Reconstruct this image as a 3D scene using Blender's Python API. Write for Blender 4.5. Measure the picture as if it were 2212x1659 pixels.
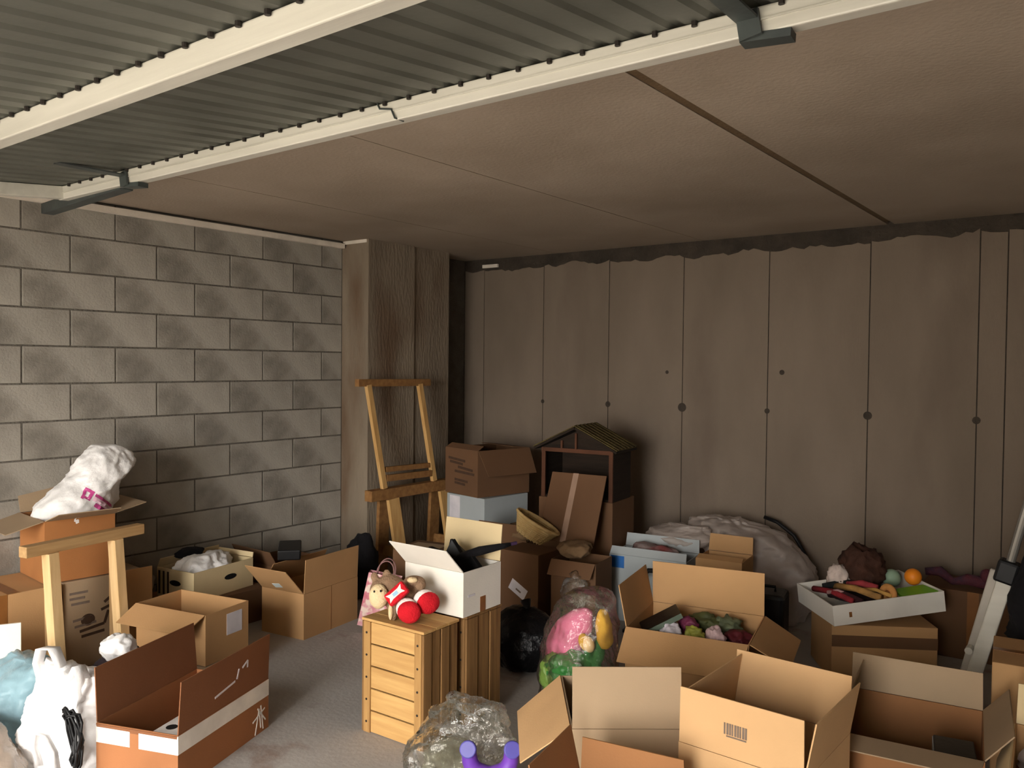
import bpy, bmesh, math, random
from mathutils import Vector, Matrix, noise
from mathutils.bvhtree import BVHTree

for o in list(bpy.data.objects):
    bpy.data.objects.remove(o)
SC = bpy.context.scene
COL = SC.collection
R = math.radians

# ------------------------------------------------------------------ camera
cam = bpy.data.cameras.new('camera')
cam.sensor_fit = 'HORIZONTAL'
cam.sensor_width = 36.0
cam.lens = 36.0 * 1789.0 / 2212.0
cam.clip_start = 0.05
camo = bpy.data.objects.new('camera', cam)
COL.objects.link(camo)
SC.camera = camo
_yaw, _pit, _rol = R(37.1), -math.atan(44 / 1789.0), 0.0100
_f0 = Vector((-math.sin(_yaw), math.cos(_yaw), 0)); _r0 = Vector((math.cos(_yaw), math.sin(_yaw), 0)); _u0 = Vector((0, 0, 1))
_f = _f0 * math.cos(_pit) + _u0 * math.sin(_pit)
_u = _u0 * math.cos(_pit) - _f0 * math.sin(_pit)
_R = _r0 * math.cos(_rol) + _u * math.sin(_rol)
_U = _u * math.cos(_rol) - _r0 * math.sin(_rol)
_m = Matrix((_R, _U, -_f)).transposed().to_4x4()
_m.translation = Vector((0, 0, 1.55))
camo.matrix_world = _m

# ------------------------------------------------------------------ daylight
world = bpy.data.worlds.new('overcast_sky')
SC.world = world
world.use_nodes = True
_bg = world.node_tree.nodes['Background']
_bg.inputs[0].default_value = (1.0, 0.97, 0.925, 1)
_bg.inputs[1].default_value = 31.0
_sl = bpy.data.lights.new('sun', 'SUN')
_sl.energy = 7.0; _sl.color = (1.0, 0.95, 0.86); _sl.angle = R(.6)
_so = bpy.data.objects.new('sun', _sl); COL.objects.link(_so)
_so.location = (3, -8, 9)
_so.rotation_euler = Vector((-.30, .42, -.80)).to_track_quat('-Z', 'Y').to_euler()
# the open garage doorway, as a portal that guides the sampling of the sky
_pl = bpy.data.lights.new('doorway_portal', 'AREA')
_pl.shape = 'RECTANGLE'; _pl.size = 3.9; _pl.size_y = 2.1
_pl.cycles.is_portal = True
_po = bpy.data.objects.new('doorway_portal', _pl)
COL.objects.link(_po)
_po.location = (-1.75, -1.0, 1.06)
_po.rotation_euler = (R(90), 0, 0)

SC.view_settings.view_transform = 'Standard'
SC.view_settings.look = 'None'
SC.view_settings.gamma = 1.0
SC.view_settings.use_curve_mapping = False
SC.view_settings.exposure = 0.0

# ------------------------------------------------------------------ materials
MATS = {}
def srgb(c):
    return tuple((x / 12.92 if x <= .04045 else ((x + .055) / 1.055) ** 2.4) for x in [v / 255 for v in c]) + (1,)

def mat(name, c1, c2=None, scale=6, detail=5, rough=.85, bump=.1, bscale=60, stretch=(1, 1, 1), tint=0.0,
        stain=None, sscale=1.2, sfac=(.55, .7), spec=.3, metal=0, coord='Object'):
    if name in MATS:
        return MATS[name]
    m = bpy.data.materials.new(name); m.use_nodes = True
    nt = m.node_tree; N = nt.nodes; L = nt.links
    b = N['Principled BSDF']
    b.inputs['Roughness'].default_value = rough
    b.inputs['Metallic'].default_value = metal
    b.inputs['Specular IOR Level'].default_value = spec
    c1 = srgb(c1); c2 = srgb(c2) if c2 else tuple(v * .8 for v in c1[:3]) + (1,)
    tc = N.new('ShaderNodeTexCoord'); mp = N.new('ShaderNodeMapping')
    mp.inputs['Scale'].default_value = stretch
    L.new(tc.outputs[coord], mp.inputs[0])
    n1 = N.new('ShaderNodeTexNoise'); n1.inputs['Scale'].default_value = scale; n1.inputs['Detail'].default_value = detail
    L.new(mp.outputs[0], n1.inputs['Vector'])
    mx = N.new('ShaderNodeMix'); mx.data_type = 'RGBA'
    mr = N.new('ShaderNodeMapRange'); mr.inputs[1].default_value = .3; mr.inputs[2].default_value = .7
    L.new(n1.outputs[0], mr.inputs[0]); L.new(mr.outputs[0], mx.inputs[0])
    mx.inputs[6].default_value = c1; mx.inputs[7].default_value = c2
    out = mx.outputs[2]
    if stain:
        n3 = N.new('ShaderNodeTexNoise'); n3.inputs['Scale'].default_value = sscale; n3.inputs['Detail'].default_value = 6
        L.new(mp.outputs[0], n3.inputs['Vector'])
        r3 = N.new('ShaderNodeMapRange'); r3.inputs[1].default_value = sfac[0]; r3.inputs[2].default_value = sfac[1]
        L.new(n3.outputs[0], r3.inputs[0])
        m3 = N.new('ShaderNodeMix'); m3.data_type = 'RGBA'
        L.new(r3.outputs[0], m3.inputs[0]); L.new(out, m3.inputs[6]); m3.inputs[7].default_value = srgb(stain)
        out = m3.outputs[2]
    if tint:
        oi = N.new('ShaderNodeObjectInfo')
        r2 = N.new('ShaderNodeMapRange'); r2.inputs[3].default_value = 1 - tint; r2.inputs[4].default_value = 1 + tint
        L.new(oi.outputs['Random'], r2.inputs[0])
        m2 = N.new('ShaderNodeMix'); m2.data_type = 'RGBA'; m2.blend_type = 'MULTIPLY'; m2.inputs[0].default_value = 1
        L.new(out, m2.inputs[6]); L.new(r2.outputs[0], m2.inputs[7]); out = m2.outputs[2]
    L.new(out, b.inputs['Base Color'])
    if bump:
        n2 = N.new('ShaderNodeTexNoise'); n2.inputs['Scale'].default_value = bscale; n2.inputs['Detail'].default_value = 4
        L.new(mp.outputs[0], n2.inputs['Vector'])
        bp = N.new('ShaderNodeBump'); bp.inputs['Strength'].default_value = bump; bp.inputs['Distance'].default_value = .02
        L.new(n2.outputs[0], bp.inputs['Height']); L.new(bp.outputs[0], b.inputs['Normal'])
    MATS[name] = m
    return m

def film(name, col, opacity=.4, gloss=.25, rough=.2, trans=.4, bscale=22, bump=.5):
    """thin plastic film: diffuse + translucent body, partly see-through, with a glossy coat"""
    if name in MATS:
        return MATS[name]
    m = bpy.data.materials.new(name); m.use_nodes = True
    nt = m.node_tree; N = nt.nodes; L = nt.links
    N.remove(N['Principled BSDF']); out = N['Material Output']
    tc = N.new('ShaderNodeTexCoord')
    n2 = N.new('ShaderNodeTexNoise'); n2.inputs['Scale'].default_value = bscale; n2.inputs['Detail'].default_value = 5
    L.new(tc.outputs['Object'], n2.inputs['Vector'])
    bp = N.new('ShaderNodeBump'); bp.inputs['Strength'].default_value = bump; bp.inputs['Distance'].default_value = .03
    L.new(n2.outputs[0], bp.inputs['Height'])
    df = N.new('ShaderNodeBsdfDiffuse'); df.inputs[0].default_value = srgb(col); L.new(bp.outputs[0], df.inputs['Normal'])
    tl = N.new('ShaderNodeBsdfTranslucent'); tl.inputs[0].default_value = srgb(col)
    gl = N.new('ShaderNodeBsdfGlossy'); gl.inputs['Roughness'].default_value = rough; gl.inputs[0].default_value = (1, 1, 1, 1)
    L.new(bp.outputs[0], gl.inputs['Normal'])
    tp = N.new('ShaderNodeBsdfTransparent')
    a = N.new('ShaderNodeMixShader'); a.inputs[0].default_value = trans; L.new(df.outputs[0], a.inputs[1]); L.new(tl.outputs[0], a.inputs[2])
    b = N.new('ShaderNodeMixShader'); b.inputs[0].default_value = opacity; L.new(tp.outputs[0], b.inputs[1]); L.new(a.outputs[0], b.inputs[2])
    fr = N.new('ShaderNodeFresnel'); fr.inputs[0].default_value = 1.45; L.new(bp.outputs[0], fr.inputs['Normal'])
    mu = N.new('ShaderNodeMath'); mu.operation = 'MULTIPLY'; mu.inputs[1].default_value = gloss * 4; mu.use_clamp = True; L.new(fr.outputs[0], mu.inputs[0])
    c = N.new('ShaderNodeMixShader'); L.new(mu.outputs[0], c.inputs[0]); L.new(b.outputs[0], c.inputs[1]); L.new(gl.outputs[0], c.inputs[2])
    L.new(c.outputs[0], out.inputs[0])
    MATS[name] = m
    return m

M_CONC = mat('formwork_concrete', (128, 114, 100), (112, 99, 86), 2.2, 8, .9, .2, 70, (1, 1, .35), stain=(102, 88, 77), sscale=1.6, sfac=(.55, .75))
M_CONC2 = mat('rough_concrete', (72, 63, 54), (52, 46, 40), 7, 8, .95, .8, 40)
M_PILLAR = mat('pillar_concrete', (142, 128, 110), (116, 103, 88), 3, 8, .9, .4, 50, (1, 1, .3), stain=(104, 84, 66), sscale=2.5, sfac=(.52, .7))
M_CEIL = mat('slab_concrete', (168, 152, 136), (154, 138, 122), 1.4, 7, .9, .12, 60, stain=(144, 128, 112), sscale=1.0, sfac=(.5, .8))
M_SEAM = mat('brown_joint_filler', (104, 84, 60), (92, 72, 50), 9, 5, .9, .2, 60)
M_BLOCK = mat('concrete_block', (166, 160, 150), (146, 140, 131), 5, 8, .95, .2, 90, tint=.07, stain=(114, 108, 99), sscale=2.2, sfac=(.54, .7))
M_MORT = mat('mortar', (104, 99, 91), (88, 83, 76), 12, 6, .95, .5, 60)
M_FLOOR = mat('floor_concrete', (168, 163, 158), (150, 145, 140), 1.8, 9, .75, .12, 40, stain=(130, 112, 102), sscale=3.2, sfac=(.6, .72))
M_GROUND = mat('forecourt_concrete', (134, 130, 122), (118, 114, 106), 1.2, 6, .95, .1, 30)
M_PLASTER = mat('plaster', (150, 140, 126), (132, 122, 108), 2, 6, .95, .2, 40)
M_PLASTER2 = mat('grey_render', (112, 106, 98), (98, 92, 84), 2, 6, .95, .2, 40)
M_WPAINT = mat('white_painted_metal', (206, 202, 190), (188, 184, 172), 5, 4, .35, .03, 30, (.3, 4, 4), spec=.5)
M_SHEET = mat('galvanised_sheet', (98, 98, 90), (80, 80, 73), 3, 5, .5, .05, 30, spec=.4, metal=.2)
M_DKMET = mat('dark_grey_steel', (76, 82, 80), (58, 62, 62), 8, 4, .5, .05, 40, spec=.4, metal=.3)
M_BATTEN = mat('white_batten', (228, 218, 204), (208, 198, 184), 8, 4, .8, .1, 40)
M_BOLT = mat('dark_bolt', (44, 38, 34), None, 20, 2, .6, 0)

def card(name, c, c2=None, tint=0):
    return mat(name, c, c2 or tuple(int(v * .93) for v in c), 3, 6, .85, .05, 160, stain=tuple(int(v * .86) for v in c), sscale=2.5, sfac=(.58, .8))
K_TAN = card('tan_cardboard', (190, 148, 102))
K_TAN2 = card('light_tan_cardboard', (204, 164, 118))
K_ORG = card('orange_brown_cardboard', (172, 114, 66))
K_BRN = card('brown_cardboard', (150, 104, 66))
K_DRK = card('dark_and_shaded_cardboard', (108, 78, 54))  # dark brown, lowered further to hold the shade over the back pile
K_GRY = card('greyish_cardboard', (166, 142, 114))
K_CRM = card('cream_cardboard', (216, 194, 152))
K_WHT = card('white_cardboard', (232, 226, 216))
K_BWH = card('bluish_white_cardboard', (168, 174, 175))
M_TAPE = mat('white_tape', (236, 230, 222), None, 10, 3, .4, .05, 40)
M_BTAPE = mat('brown_tape', (140, 92, 48), None, 10, 3, .35, .05, 40)
M_LABEL = mat('white_paper_label', (222, 216, 220), (200, 196, 202), 10, 3, .7, .02, 40)
M_INK = mat('grey_ink', (120, 104, 92), None, 30, 3, .8, 0)
M_DINK = mat('dark_ink', (74, 54, 40), None, 30, 3, .8, 0)
M_HOLE = mat('dark_hole', (18, 15, 13), None, 10, 2, .95, 0)
M_WOOD = mat('pine_wood', (206, 166, 108), (184, 140, 84), 3, 8, .7, .12, 40, (14, 14, 1.2))
M_WOODH = mat('pine_board', (200, 160, 102), (176, 134, 80), 3, 8, .7, .12, 40, (1.2, 14, 14))
M_WOODD = mat('aged_wood', (140, 104, 62), (106, 76, 44), 3, 8, .8, .2, 40, (14, 14, 1.0))
M_WOODP = mat('pale_wood', (226, 192, 142), (206, 170, 120), 3, 8, .7, .1, 40, (14, 14, 1.2))
M_WOODB = mat('brown_trestle_wood', (154, 112, 66), (126, 88, 50), 3, 8, .75, .15, 40, (10, 10, 10))
M_BLACK = mat('black_plastic', (20, 20, 22), (12, 12, 14), 10, 3, .45, .05, 30)
M_BLACKC = mat('black_cloth', (22, 20, 24), (14, 13, 15), 10, 3, .95, .3, 40)
F_WHITE = film('white_plastic_film', (248, 246, 245), .98, .10, .35, .15, 16, .35)
F_WHITE2 = film('translucent_white_film', (214, 200, 190), .62, .12, .3, .4, 20, .5)
F_BLUE = film('pale_blue_film', (150, 184, 196), .85, .12, .3, .3, 14, .5)
F_BROWN = film('smoky_plastic_film', (186, 168, 152), .75, .2, .25, .3, 14, .6)
F_CLEAR = film('clear_plastic_film', (190, 188, 160), .07, .35, .08, .4, 22, .7)
F_GREEN = film('green_cellophane', (70, 150, 74), .85, .25, .2, .3, 30, .6)
F_LGREEN = film('light_green_cellophane', (150, 190, 90), .8, .25, .2, .3, 30, .6)
F_BLACK = film('black_bin_liner', (16, 16, 18), 1.0, .12, .3, .0, 18, .5)

# ------------------------------------------------------------------ mesh helpers
class MB:
    def __init__(s):
        s.v = []; s.f = []
    def add(s, vs, fs):
        n = len(s.v); s.v += [tuple(v) for v in vs]; s.f += [tuple(i + n for i in f) for f in fs]; return s
    def box(s, c, d, rot=None):
        c = Vector(c); M = rot or Matrix.Identity(3)
        vs = [c + M @ Vector((a * d[0] / 2, b * d[1] / 2, e * d[2] / 2)) for a in (-1, 1) for b in (-1, 1) for e in (-1, 1)]
        return s.add(vs, [(0, 1, 3, 2), (4, 6, 7, 5), (0, 4, 5, 1), (2, 3, 7, 6), (0, 2, 6, 4), (1, 5, 7, 3)])
    def span(s, a, b):
        return s.box([(a[i] + b[i]) / 2 for i in range(3)], [abs(b[i] - a[i]) for i in range(3)])
    def bar(s, p, q, w, h, up=(0, 0, 1)):
        p = Vector(p); q = Vector(q); d = (q - p); l = d.length; d.normalize()
        sd = d.cross(Vector(up))
        if sd.length < 1e-4: sd = d.cross(Vector((1, 0, 0)))
        sd.normalize(); u = sd.cross(d)
        return s.box((p + q) / 2, (w, h, l), Matrix((sd, u, d)).transposed())
    def slab(s, pts, n, t):
        """planar polygon extruded by t along n"""
        n = Vector(n).normalized(); k = len(pts); P = [Vector(p) for p in pts]
        vs = P + [p + n * t for p in P]
        fs = [tuple(range(k))[::-1], tuple(range(k, 2 * k))] + [(i, (i + 1) % k, (i + 1) % k + k, i + k) for i in range(k)]
        return s.add(vs, fs)
    def tube(s, pts, r, seg=10, cap=True):
        P = [Vector(p) for p in pts]; n0 = len(s.v); rs = r if isinstance(r, (list, tuple)) else [r] * len(P)
        up = None; vs = []; fs = []
        for i, p in enumerate(P):
            d = (P[min(i + 1, len(P) - 1)] - P[max(i - 1, 0)]).normalized()
            if up is None:
                a = d.cross(Vector((0, 0, 1)))
                if a.length < 1e-3: a = d.cross(Vector((1, 0, 0)))
                a.normalize()
            else:
                a = (up - d * up.dot(d)).normalized()
            up = a; b = d.cross(a)
            for k in range(seg):
                t = 2 * math.pi * k / seg
                vs.append(p + (a * math.cos(t) + b * math.sin(t)) * rs[i])
        for i in range(len(P) - 1):
            for k in range(seg):
                fs.append((i * seg + k, i * seg + (k + 1) % seg, (i + 1) * seg + (k + 1) % seg, (i + 1) * seg + k))
        if cap:
            fs.append(tuple(range(seg))[::-1]); fs.append(tuple(range((len(P) - 1) * seg, len(P) * seg)))
        return s.add(vs, fs)
    def cyl(s, p, q, r, seg=16):
        return s.tube([p, q], r, seg)
    def ell(s, c, r, seg=16, rot=None, rings=10):
        c = Vector(c); M = rot or Matrix.Identity(3); vs = [c + M @ Vector((0, 0, r[2]))]; fs = []
        for i in range(1, rings):
            a = math.pi * i / rings
            for k in range(seg):
                t = 2 * math.pi * k / seg
                vs.append(c + M @ Vector((r[0] * math.sin(a) * math.cos(t), r[1] * math.sin(a) * math.sin(t), r[2] * math.cos(a))))
        vs.append(c + M @ Vector((0, 0, -r[2])))
        for k in range(seg): fs.append((0, 1 + k, 1 + (k + 1) % seg))
        for i in range(rings - 2):
            for k in range(seg):
                a = 1 + i * seg; fs.append((a + k, a + seg + k, a + seg + (k + 1) % seg, a + (k + 1) % seg))
        l = len(vs) - 1; a = 1 + (rings - 2) * seg
        for k in range(seg): fs.append((l, a + (k + 1) % seg, a + k))
        return s.add(vs, fs)
    def mesh(s, name, smooth=False):
        me = bpy.data.meshes.new(name); me.from_pydata(s.v, [], s.f)
        bm = bmesh.new(); bm.from_mesh(me); bmesh.ops.recalc_face_normals(bm, faces=bm.faces[:]); bm.to_mesh(me); bm.free()
        if smooth:
            me.polygons.foreach_set('use_smooth', [True] * len(me.polygons))
        me.update()
        return me
    def build(s, name, m, parent=None, smooth=False, bevel=0, loc=None, rot=None):
        return link(name, s.mesh(name, smooth), m, parent, bevel, loc, rot)

def link(name, me, m, parent=None, bevel=0, loc=None, rot=None):
    o = bpy.data.objects.new(name, me); COL.objects.link(o)
    if m and not me.materials: me.materials.append(m)
    if parent: o.parent = parent
    if loc: o.location = loc
    if rot: o.rotation_euler = rot
    if bevel:
        b = o.modifiers.new('bevel', 'BEVEL'); b.width = bevel; b.segments = 2; b.limit_method = 'ANGLE'
    return o

def tag(o, label, cat, group=None):
    o['label'] = label; o['category'] = cat
    if group: o['group'] = group
    return o

def thing(name, label, cat, loc=(0, 0, 0), rotz=0, group=None, tilt=(0, 0)):
    o = bpy.data.objects.new(name, None); COL.objects.link(o)
    o.empty_display_size = .05
    o.location = loc; o.rotation_euler = (R(tilt[0]), R(tilt[1]), R(rotz))
    return tag(o, label, cat, group)

def struct(o):
    o['kind'] = 'structure'; return o

def crease(p, fr, seed):
    q = Vector(p) * fr + Vector((seed * 3.1, seed * 1.7, seed * .9))
    return 1 - 2 * abs(noise.noise(q))

def sack(name, rings, m, parent=None, seg=56, rows=40, amp=.02, fr=7, seed=1, gather=0, closed=True, thick=0, sides=0):
    """loft of elliptical rings (cx, cy, cz, rx, ry), crumpled by ridged noise; gather adds vertical folds"""
    def cr(a, b, c, d, t):
        return .5 * ((2 * b) + (-a + c) * t + (2 * a - 5 * b + 4 * c - d) * t * t + (-a + 3 * b - 3 * c + d) * t ** 3)
    n = len(rings); vs = []; fs = []
    for i in range(rows + 1):
        x = i / rows * (n - 1); k = min(int(x), n - 2); t = x - k
        A = [rings[max(0, min(n - 1, k + j))] for j in (-1, 0, 1, 2)]
        c = [cr(A[0][j], A[1][j], A[2][j], A[3][j], t) for j in range(5)]
        rx, ry = max(c[3], .002), max(c[4], .002)
        for s in range(seg):
            a = 2 * math.pi * s / seg
            ca, sa = math.cos(a), math.sin(a)
            if sides:
                e = sides; ca = math.copysign(abs(ca) ** e, ca); sa = math.copysign(abs(sa) ** e, sa)
            p = Vector((c[0] + rx * ca, c[1] + ry * sa, c[2]))
            nn = Vector((ca, sa, .25 * (1 if i > rows * .6 else -.3))).normalized()
            d = amp * (.62 * crease(p, fr, seed) + .3 * crease(p, fr * 2.3, seed + 5) + .16 * crease(p, fr * 5, seed + 9) - .3)
            if gather: d += gather * math.sin(a * 9 + 3 * noise.noise(p * 5)) * (.4 + .6 * i / rows)
            vs.append(p + nn * d * min(1, (rx + ry) / .08))
    for i in range(rows):
        for s in range(seg):
            fs.append((i * seg + s, i * seg + (s + 1) % seg, (i + 1) * seg + (s + 1) % seg, (i + 1) * seg + s))
    if closed:
        fs.append(tuple(range(seg))[::-1]); fs.append(tuple(range(rows * seg, (rows + 1) * seg)))
    mb = MB(); mb.add(vs, fs)
    return mb.build(name, m, parent, smooth=True)

def heap(name, c, r, m, parent=None, seed=1, amp=.25, fr=9, sub=4, flat=.0):
    """crumpled lump: displaced icosphere, optionally flattened below its centre"""
    bm = bmesh.new(); bmesh.ops.create_icosphere(bm, subdivisions=sub, radius=1)
    for v in bm.verts:
        p = v.co.copy()
        q = Vector((p.x * r[0], p.y * r[1], p.z * r[2]))
        k = 1 + amp * (.6 * crease(q, fr, seed) + .35 * crease(q, fr * 2.2, seed + 4) + .15 * crease(q, fr * 5, seed + 8) - .35)
        v.co = q * k
        if v.co.z < -flat * r[2] and flat: v.co.z = -flat * r[2]
        v.co += Vector(c)
    me = bpy.data.meshes.new(name); bm.to_mesh(me); bm.free()
    me.polygons.foreach_set('use_smooth', [True] * len(me.polygons))
    return link(name, me, m, parent)

def merged(name, mb, m, parent=None, voxel=.006, smooth=4):
    """one continuous surface out of overlapping solids"""
    me = mb.mesh('tmp'); o = bpy.data.objects.new('tmp', me); COL.objects.link(o)
    r = o.modifiers.new('r', 'REMESH'); r.mode = 'VOXEL'; r.voxel_size = voxel
    s = o.modifiers.new('s', 'SMOOTH'); s.iterations = smooth; s.factor = .6
    dg = bpy.context.evaluated_depsgraph_get(); dg.update()
    me2 = bpy.data.meshes.new_from_object(o.evaluated_get(dg))
    bpy.data.objects.remove(o)
    me2.name = name
    me2.polygons.foreach_set('use_smooth', [True] * len(me2.polygons))
    me2.materials.clear()
    return link(name, me2, m, parent)

# ---- cardboard boxes
T = .005
def frame(side, L, W, H):
    """face frame seen from outside: origin, right axis, up axis, normal, width, height"""
    X, Y, Z = Vector((1, 0, 0)), Vector((0, 1, 0)), Vector((0, 0, 1))
    return {'f': (Vector((-L / 2, -W / 2, 0)), X, Z, -Y, L, H), 'b': (Vector((L / 2, W / 2, 0)), -X, Z, Y, L, H),
            'l': (Vector((-L / 2, W / 2, 0)), -Y, Z, -X, W, H), 'r': (Vector((L / 2, -W / 2, 0)), Y, Z, X, W, H),
            't': (Vector((-L / 2, -W / 2, H)), X, Y, Z, L, W)}[side]

def decal(fr, name, m, a0, a1, b0, b1, parent, rot=0, lift=.0012, parts=None):
    o, a, u, n, w, h = fr
    ca, cb = (a0 + a1) / 2 * w, (b0 + b1) / 2 * h; da, db = (a1 - a0) / 2 * w, (b1 - b0) / 2 * h
    c, s = math.cos(R(rot)), math.sin(R(rot)); P = []
    for i, j in ((-1, -1), (1, -1), (1, 1), (-1, 1)):
        x, y = i * da, j * db
        P.append(o + a * (ca + x * c - y * s) + u * (cb + x * s + y * c))
    return MB().slab(P, n, lift).build(name, m, parent)

def strokes(fr, name, m, lines, parent, w=.004, lift=.0013):
    o, a, u, n, W, H = fr; mb = None
    for ln in lines:
        mb = MB()
        P = [o + a * (x * W) + u * (y * H) + n * (lift / 2) for x, y in ln]
        for p, q in zip(P, P[1:]): mb.bar(p, q, w, lift, n)
        mb.build(name, m, parent)

def carton(name, label, x, y, z, rot, L, W, H, m, flaps={}, top=None, tilt=(0, 0), mf=None, thick=T, group=None):
    """open (or closed) cardboard box: body + one mesh for each flap. flaps: side -> (length, angle from upright outwards)"""
    t = thing(name, label, 'box', (x, y, z), rot, group, tilt)
    b = MB()
    if top == 'closed':
        b.box((0, 0, H / 2), (L, W, H)); b.build('body', m, t, bevel=.004)
    else:
        l, w, k = L / 2, W / 2, thick
        o = [(-l, -w), (l, -w), (l, w), (-l, w)]; i = [(-l + k, -w + k), (l - k, -w + k), (l - k, w - k), (-l + k, w - k)]
        vs = [(p[0], p[1], 0) for p in o] + [(p[0], p[1], H) for p in o] + [(p[0], p[1], H) for p in i] + [(p[0], p[1], k) for p in i]
        fs = [(3, 2, 1, 0), (12, 13, 14, 15)]
        for j in range(4):
            n = (j + 1) % 4
            fs += [(j, n, 4 + n, 4 + j), (4 + j, 4 + n, 8 + n, 8 + j), (8 + j, 8 + n, 12 + n, 12 + j)]
        b.add(vs, fs).build('body', m, t)
    t['dims'] = (L, W, H)
    for s, fl in flaps.items():
        flap(t, s, fl[0], fl[1], mf or m, *fl[2:])
    return t

def flap_frame(t, s, ln, ang):
    L, W, H = t['dims']; o, a, u, n, w, h = frame(s, L, W, H)
    d = u * math.cos(R(ang)) + n * math.sin(R(ang)); nn = n * math.cos(R(ang)) - u * math.sin(R(ang))
    return (o + u * h, a, d, nn, w, ln)

def flap(t, s, ln, ang, m, inset=.006, skew=0, bend=0):
    o, a, d, n, w, h = flap_frame(t, s, ln, ang)
    o = o + n * -.0 + d * .002
    P = [o + a * .002, o + a * (w - .002), o + a * (w - inset) + d * (ln + skew), o + a * inset + d * (ln - skew)]
    mb = MB()
    if bend:   # slightly curved flap in four strips
        k = 5; vs = []; fs = []
        for j in range(k):
            tt = j / (k - 1)
            off = n * (bend * tt * tt)
            for e, side in ((0, 0), (1, 1)):
                b = (P[0].lerp(P[3], tt) if side == 0 else P[1].lerp(P[2], tt)) + off
                vs += [b, b - n * .004]
        for j in range(k - 1):
            q = j * 4
            fs += [(q, q + 2, q + 6, q + 4), (q + 1, q + 5, q + 7, q + 3), (q, q + 4, q + 5, q + 1), (q + 2, q + 3, q + 7, q + 6)]
        fs += [(0, 1, 3, 2), ((k - 1) * 4, (k - 1) * 4 + 2, (k - 1) * 4 + 3, (k - 1) * 4 + 1)]
        mb.add(vs, fs)
    else:
        mb.slab(P, -n, .004)
    return mb.build('flap', m, t)

def face(t, s):
    return frame(s, *t['dims'])

def done(t):
    if 'dims' in t: del t['dims']
    return t

# ================================================================== the room
CEIL = 2.42; XL = -4.61; YB = 5.42; XR = 1.7; YF = -1.0
rnd = random.Random(4)
# floor and forecourt
fl = struct(MB().span((XL - .2, YF, -.08), (XR + .2, YB + .2, 0)).build('floor', M_FLOOR))
fg = struct(MB().span((-16, -16, -.12), (14, YF - .001, -.01)).build('floor_forecourt', M_GROUND))

# left wall: blocks on a recessed bed of mortar
wl = struct(MB().span((XL - .2, YF, 0), (XL - .008, YB + .2, CEIL + .03)).build('wall_left', M_MORT))
def block_mesh(l, h):
    mb = MB().box((0, 0, 0), (.012, l, h)); me = mb.mesh('block')
    bm = bmesh.new(); bm.from_mesh(me)
    bmesh.ops.bevel(bm, geom=[e for e in bm.edges], offset=.0022, segments=1, affect='EDGES')
    bm.to_mesh(me); bm.free(); me.materials.append(M_BLOCK); return me
_bc = {}
for k in range(12):
    z0 = .02 + .2 * k
    off = 1.89 if k % 2 else 1.89 + .247
    y = off - .494 * 7
    while y < 4.05:
        a, b = max(y, YF), min(y + .494, 4.052)
        y += .494
        if b - a < .03: continue
        l = round(b - a - .009, 3)
        if l not in _bc: _bc[l] = block_mesh(l, .191)
        o = link('block', _bc[l], None, wl)
        o.location = (XL - .0115 + rnd.uniform(-.001, .001), (a + b) / 2, z0 + .1)
        o.rotation_euler = (rnd.uniform(-.003, .003), 0, 0)

# pillar against the left wall, in two castings
pw = struct(MB().span((XL - .01, 4.054, 0), (-4.343, 4.52, CEIL + .01)).build('wall_pillar', M_PILLAR))
MB().span((XL - .01, 4.52, 0), (-4.362, 4.93, CEIL + .01)).build('casting', M_PILLAR, pw)
MB().span((-4.60, 4.046, 2.395), (-4.36, 4.056, 2.418)).build('plaster_patch', M_BATTEN, pw)

# back wall: formwork panels on a rougher recessed wall
wb = struct(MB().span((XL - .2, YB, 0), (XR + .2, YB + .25, CEIL + .03)).build('wall_back', M_CONC2))
edges = [-4.608, -4.395, -3.786, -3.186, -2.579, -1.965, -1.332, -.739, -.60, -.002, .6, 1.2, 1.7]
for a, b in zip(edges, edges[1:]):
    a += .0035; b -= .0035
    n = max(3, int((b - a) / .035)); P = []
    base = 2.325 + rnd.uniform(-.012, .012)
    for i in range(n + 1):
        x = a + (b - a) * i / n
        P.append((x, YB, base + .045 * noise.noise(Vector((x * 5, 3, 1))) + .02 * noise.noise(Vector((x * 25, 1, 2)))))
    pts = [(b, YB, 0), (a, YB, 0)] + P
    MB().slab(pts, (0, -1, 0), .006).build('concrete_panel', M_CONC, wb)
for x, z, r in [(-3.786, 1.252, .016), (-3.186, 1.252, .022), (-2.579, 1.252, .032), (-1.965, 1.252, .018), (-1.332, 1.25, .026), (-.739, 1.25, .022),
                (-2.70, 1.50, .013), (-1.87, 1.51, .017)]:
    MB().cyl((x, YB - .004, z), (x, YB - .0075, z), r, 14).build('tie_hole', M_CONC2, wb)
MB().span((-4.40, YB - .03, 2.345), (-4.24, YB - .012, 2.372)).build('plaster_patch', M_BATTEN, wb)

# right and front walls (they close the room round the camera), doorway open to the forecourt
struct(MB().span((XR, YF, 0), (XR + .2, YB + .2, CEIL + .03)).build('wall_right', M_PLASTER))
wf = MB()
OX0, OX1, OZ = -3.7, .2, 2.12
wf.span((XL - .2, YF - .25, 0), (OX0, YF, CEIL + .3)); wf.span((OX1, YF - .25, 0), (XR + .2, YF, CEIL + .3)); wf.span((OX0, YF - .25, OZ), (OX1, YF, CEIL + .3))
struct(wf.build('wall_front', M_PLASTER))

struct(MB().span((-16, -9.6, -.1), (-.2, -9.0, 6.0)).build('sky_blocker_left', M_PLASTER2))  # unseen mass added outside to block low sky from the back wall
struct(MB().span((3.4, -9.6, -.1), (14, -9.0, 6.0)).build('sky_blocker_right', M_PLASTER2))  # second added mass; the gap between them steers daylight into the room

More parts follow.
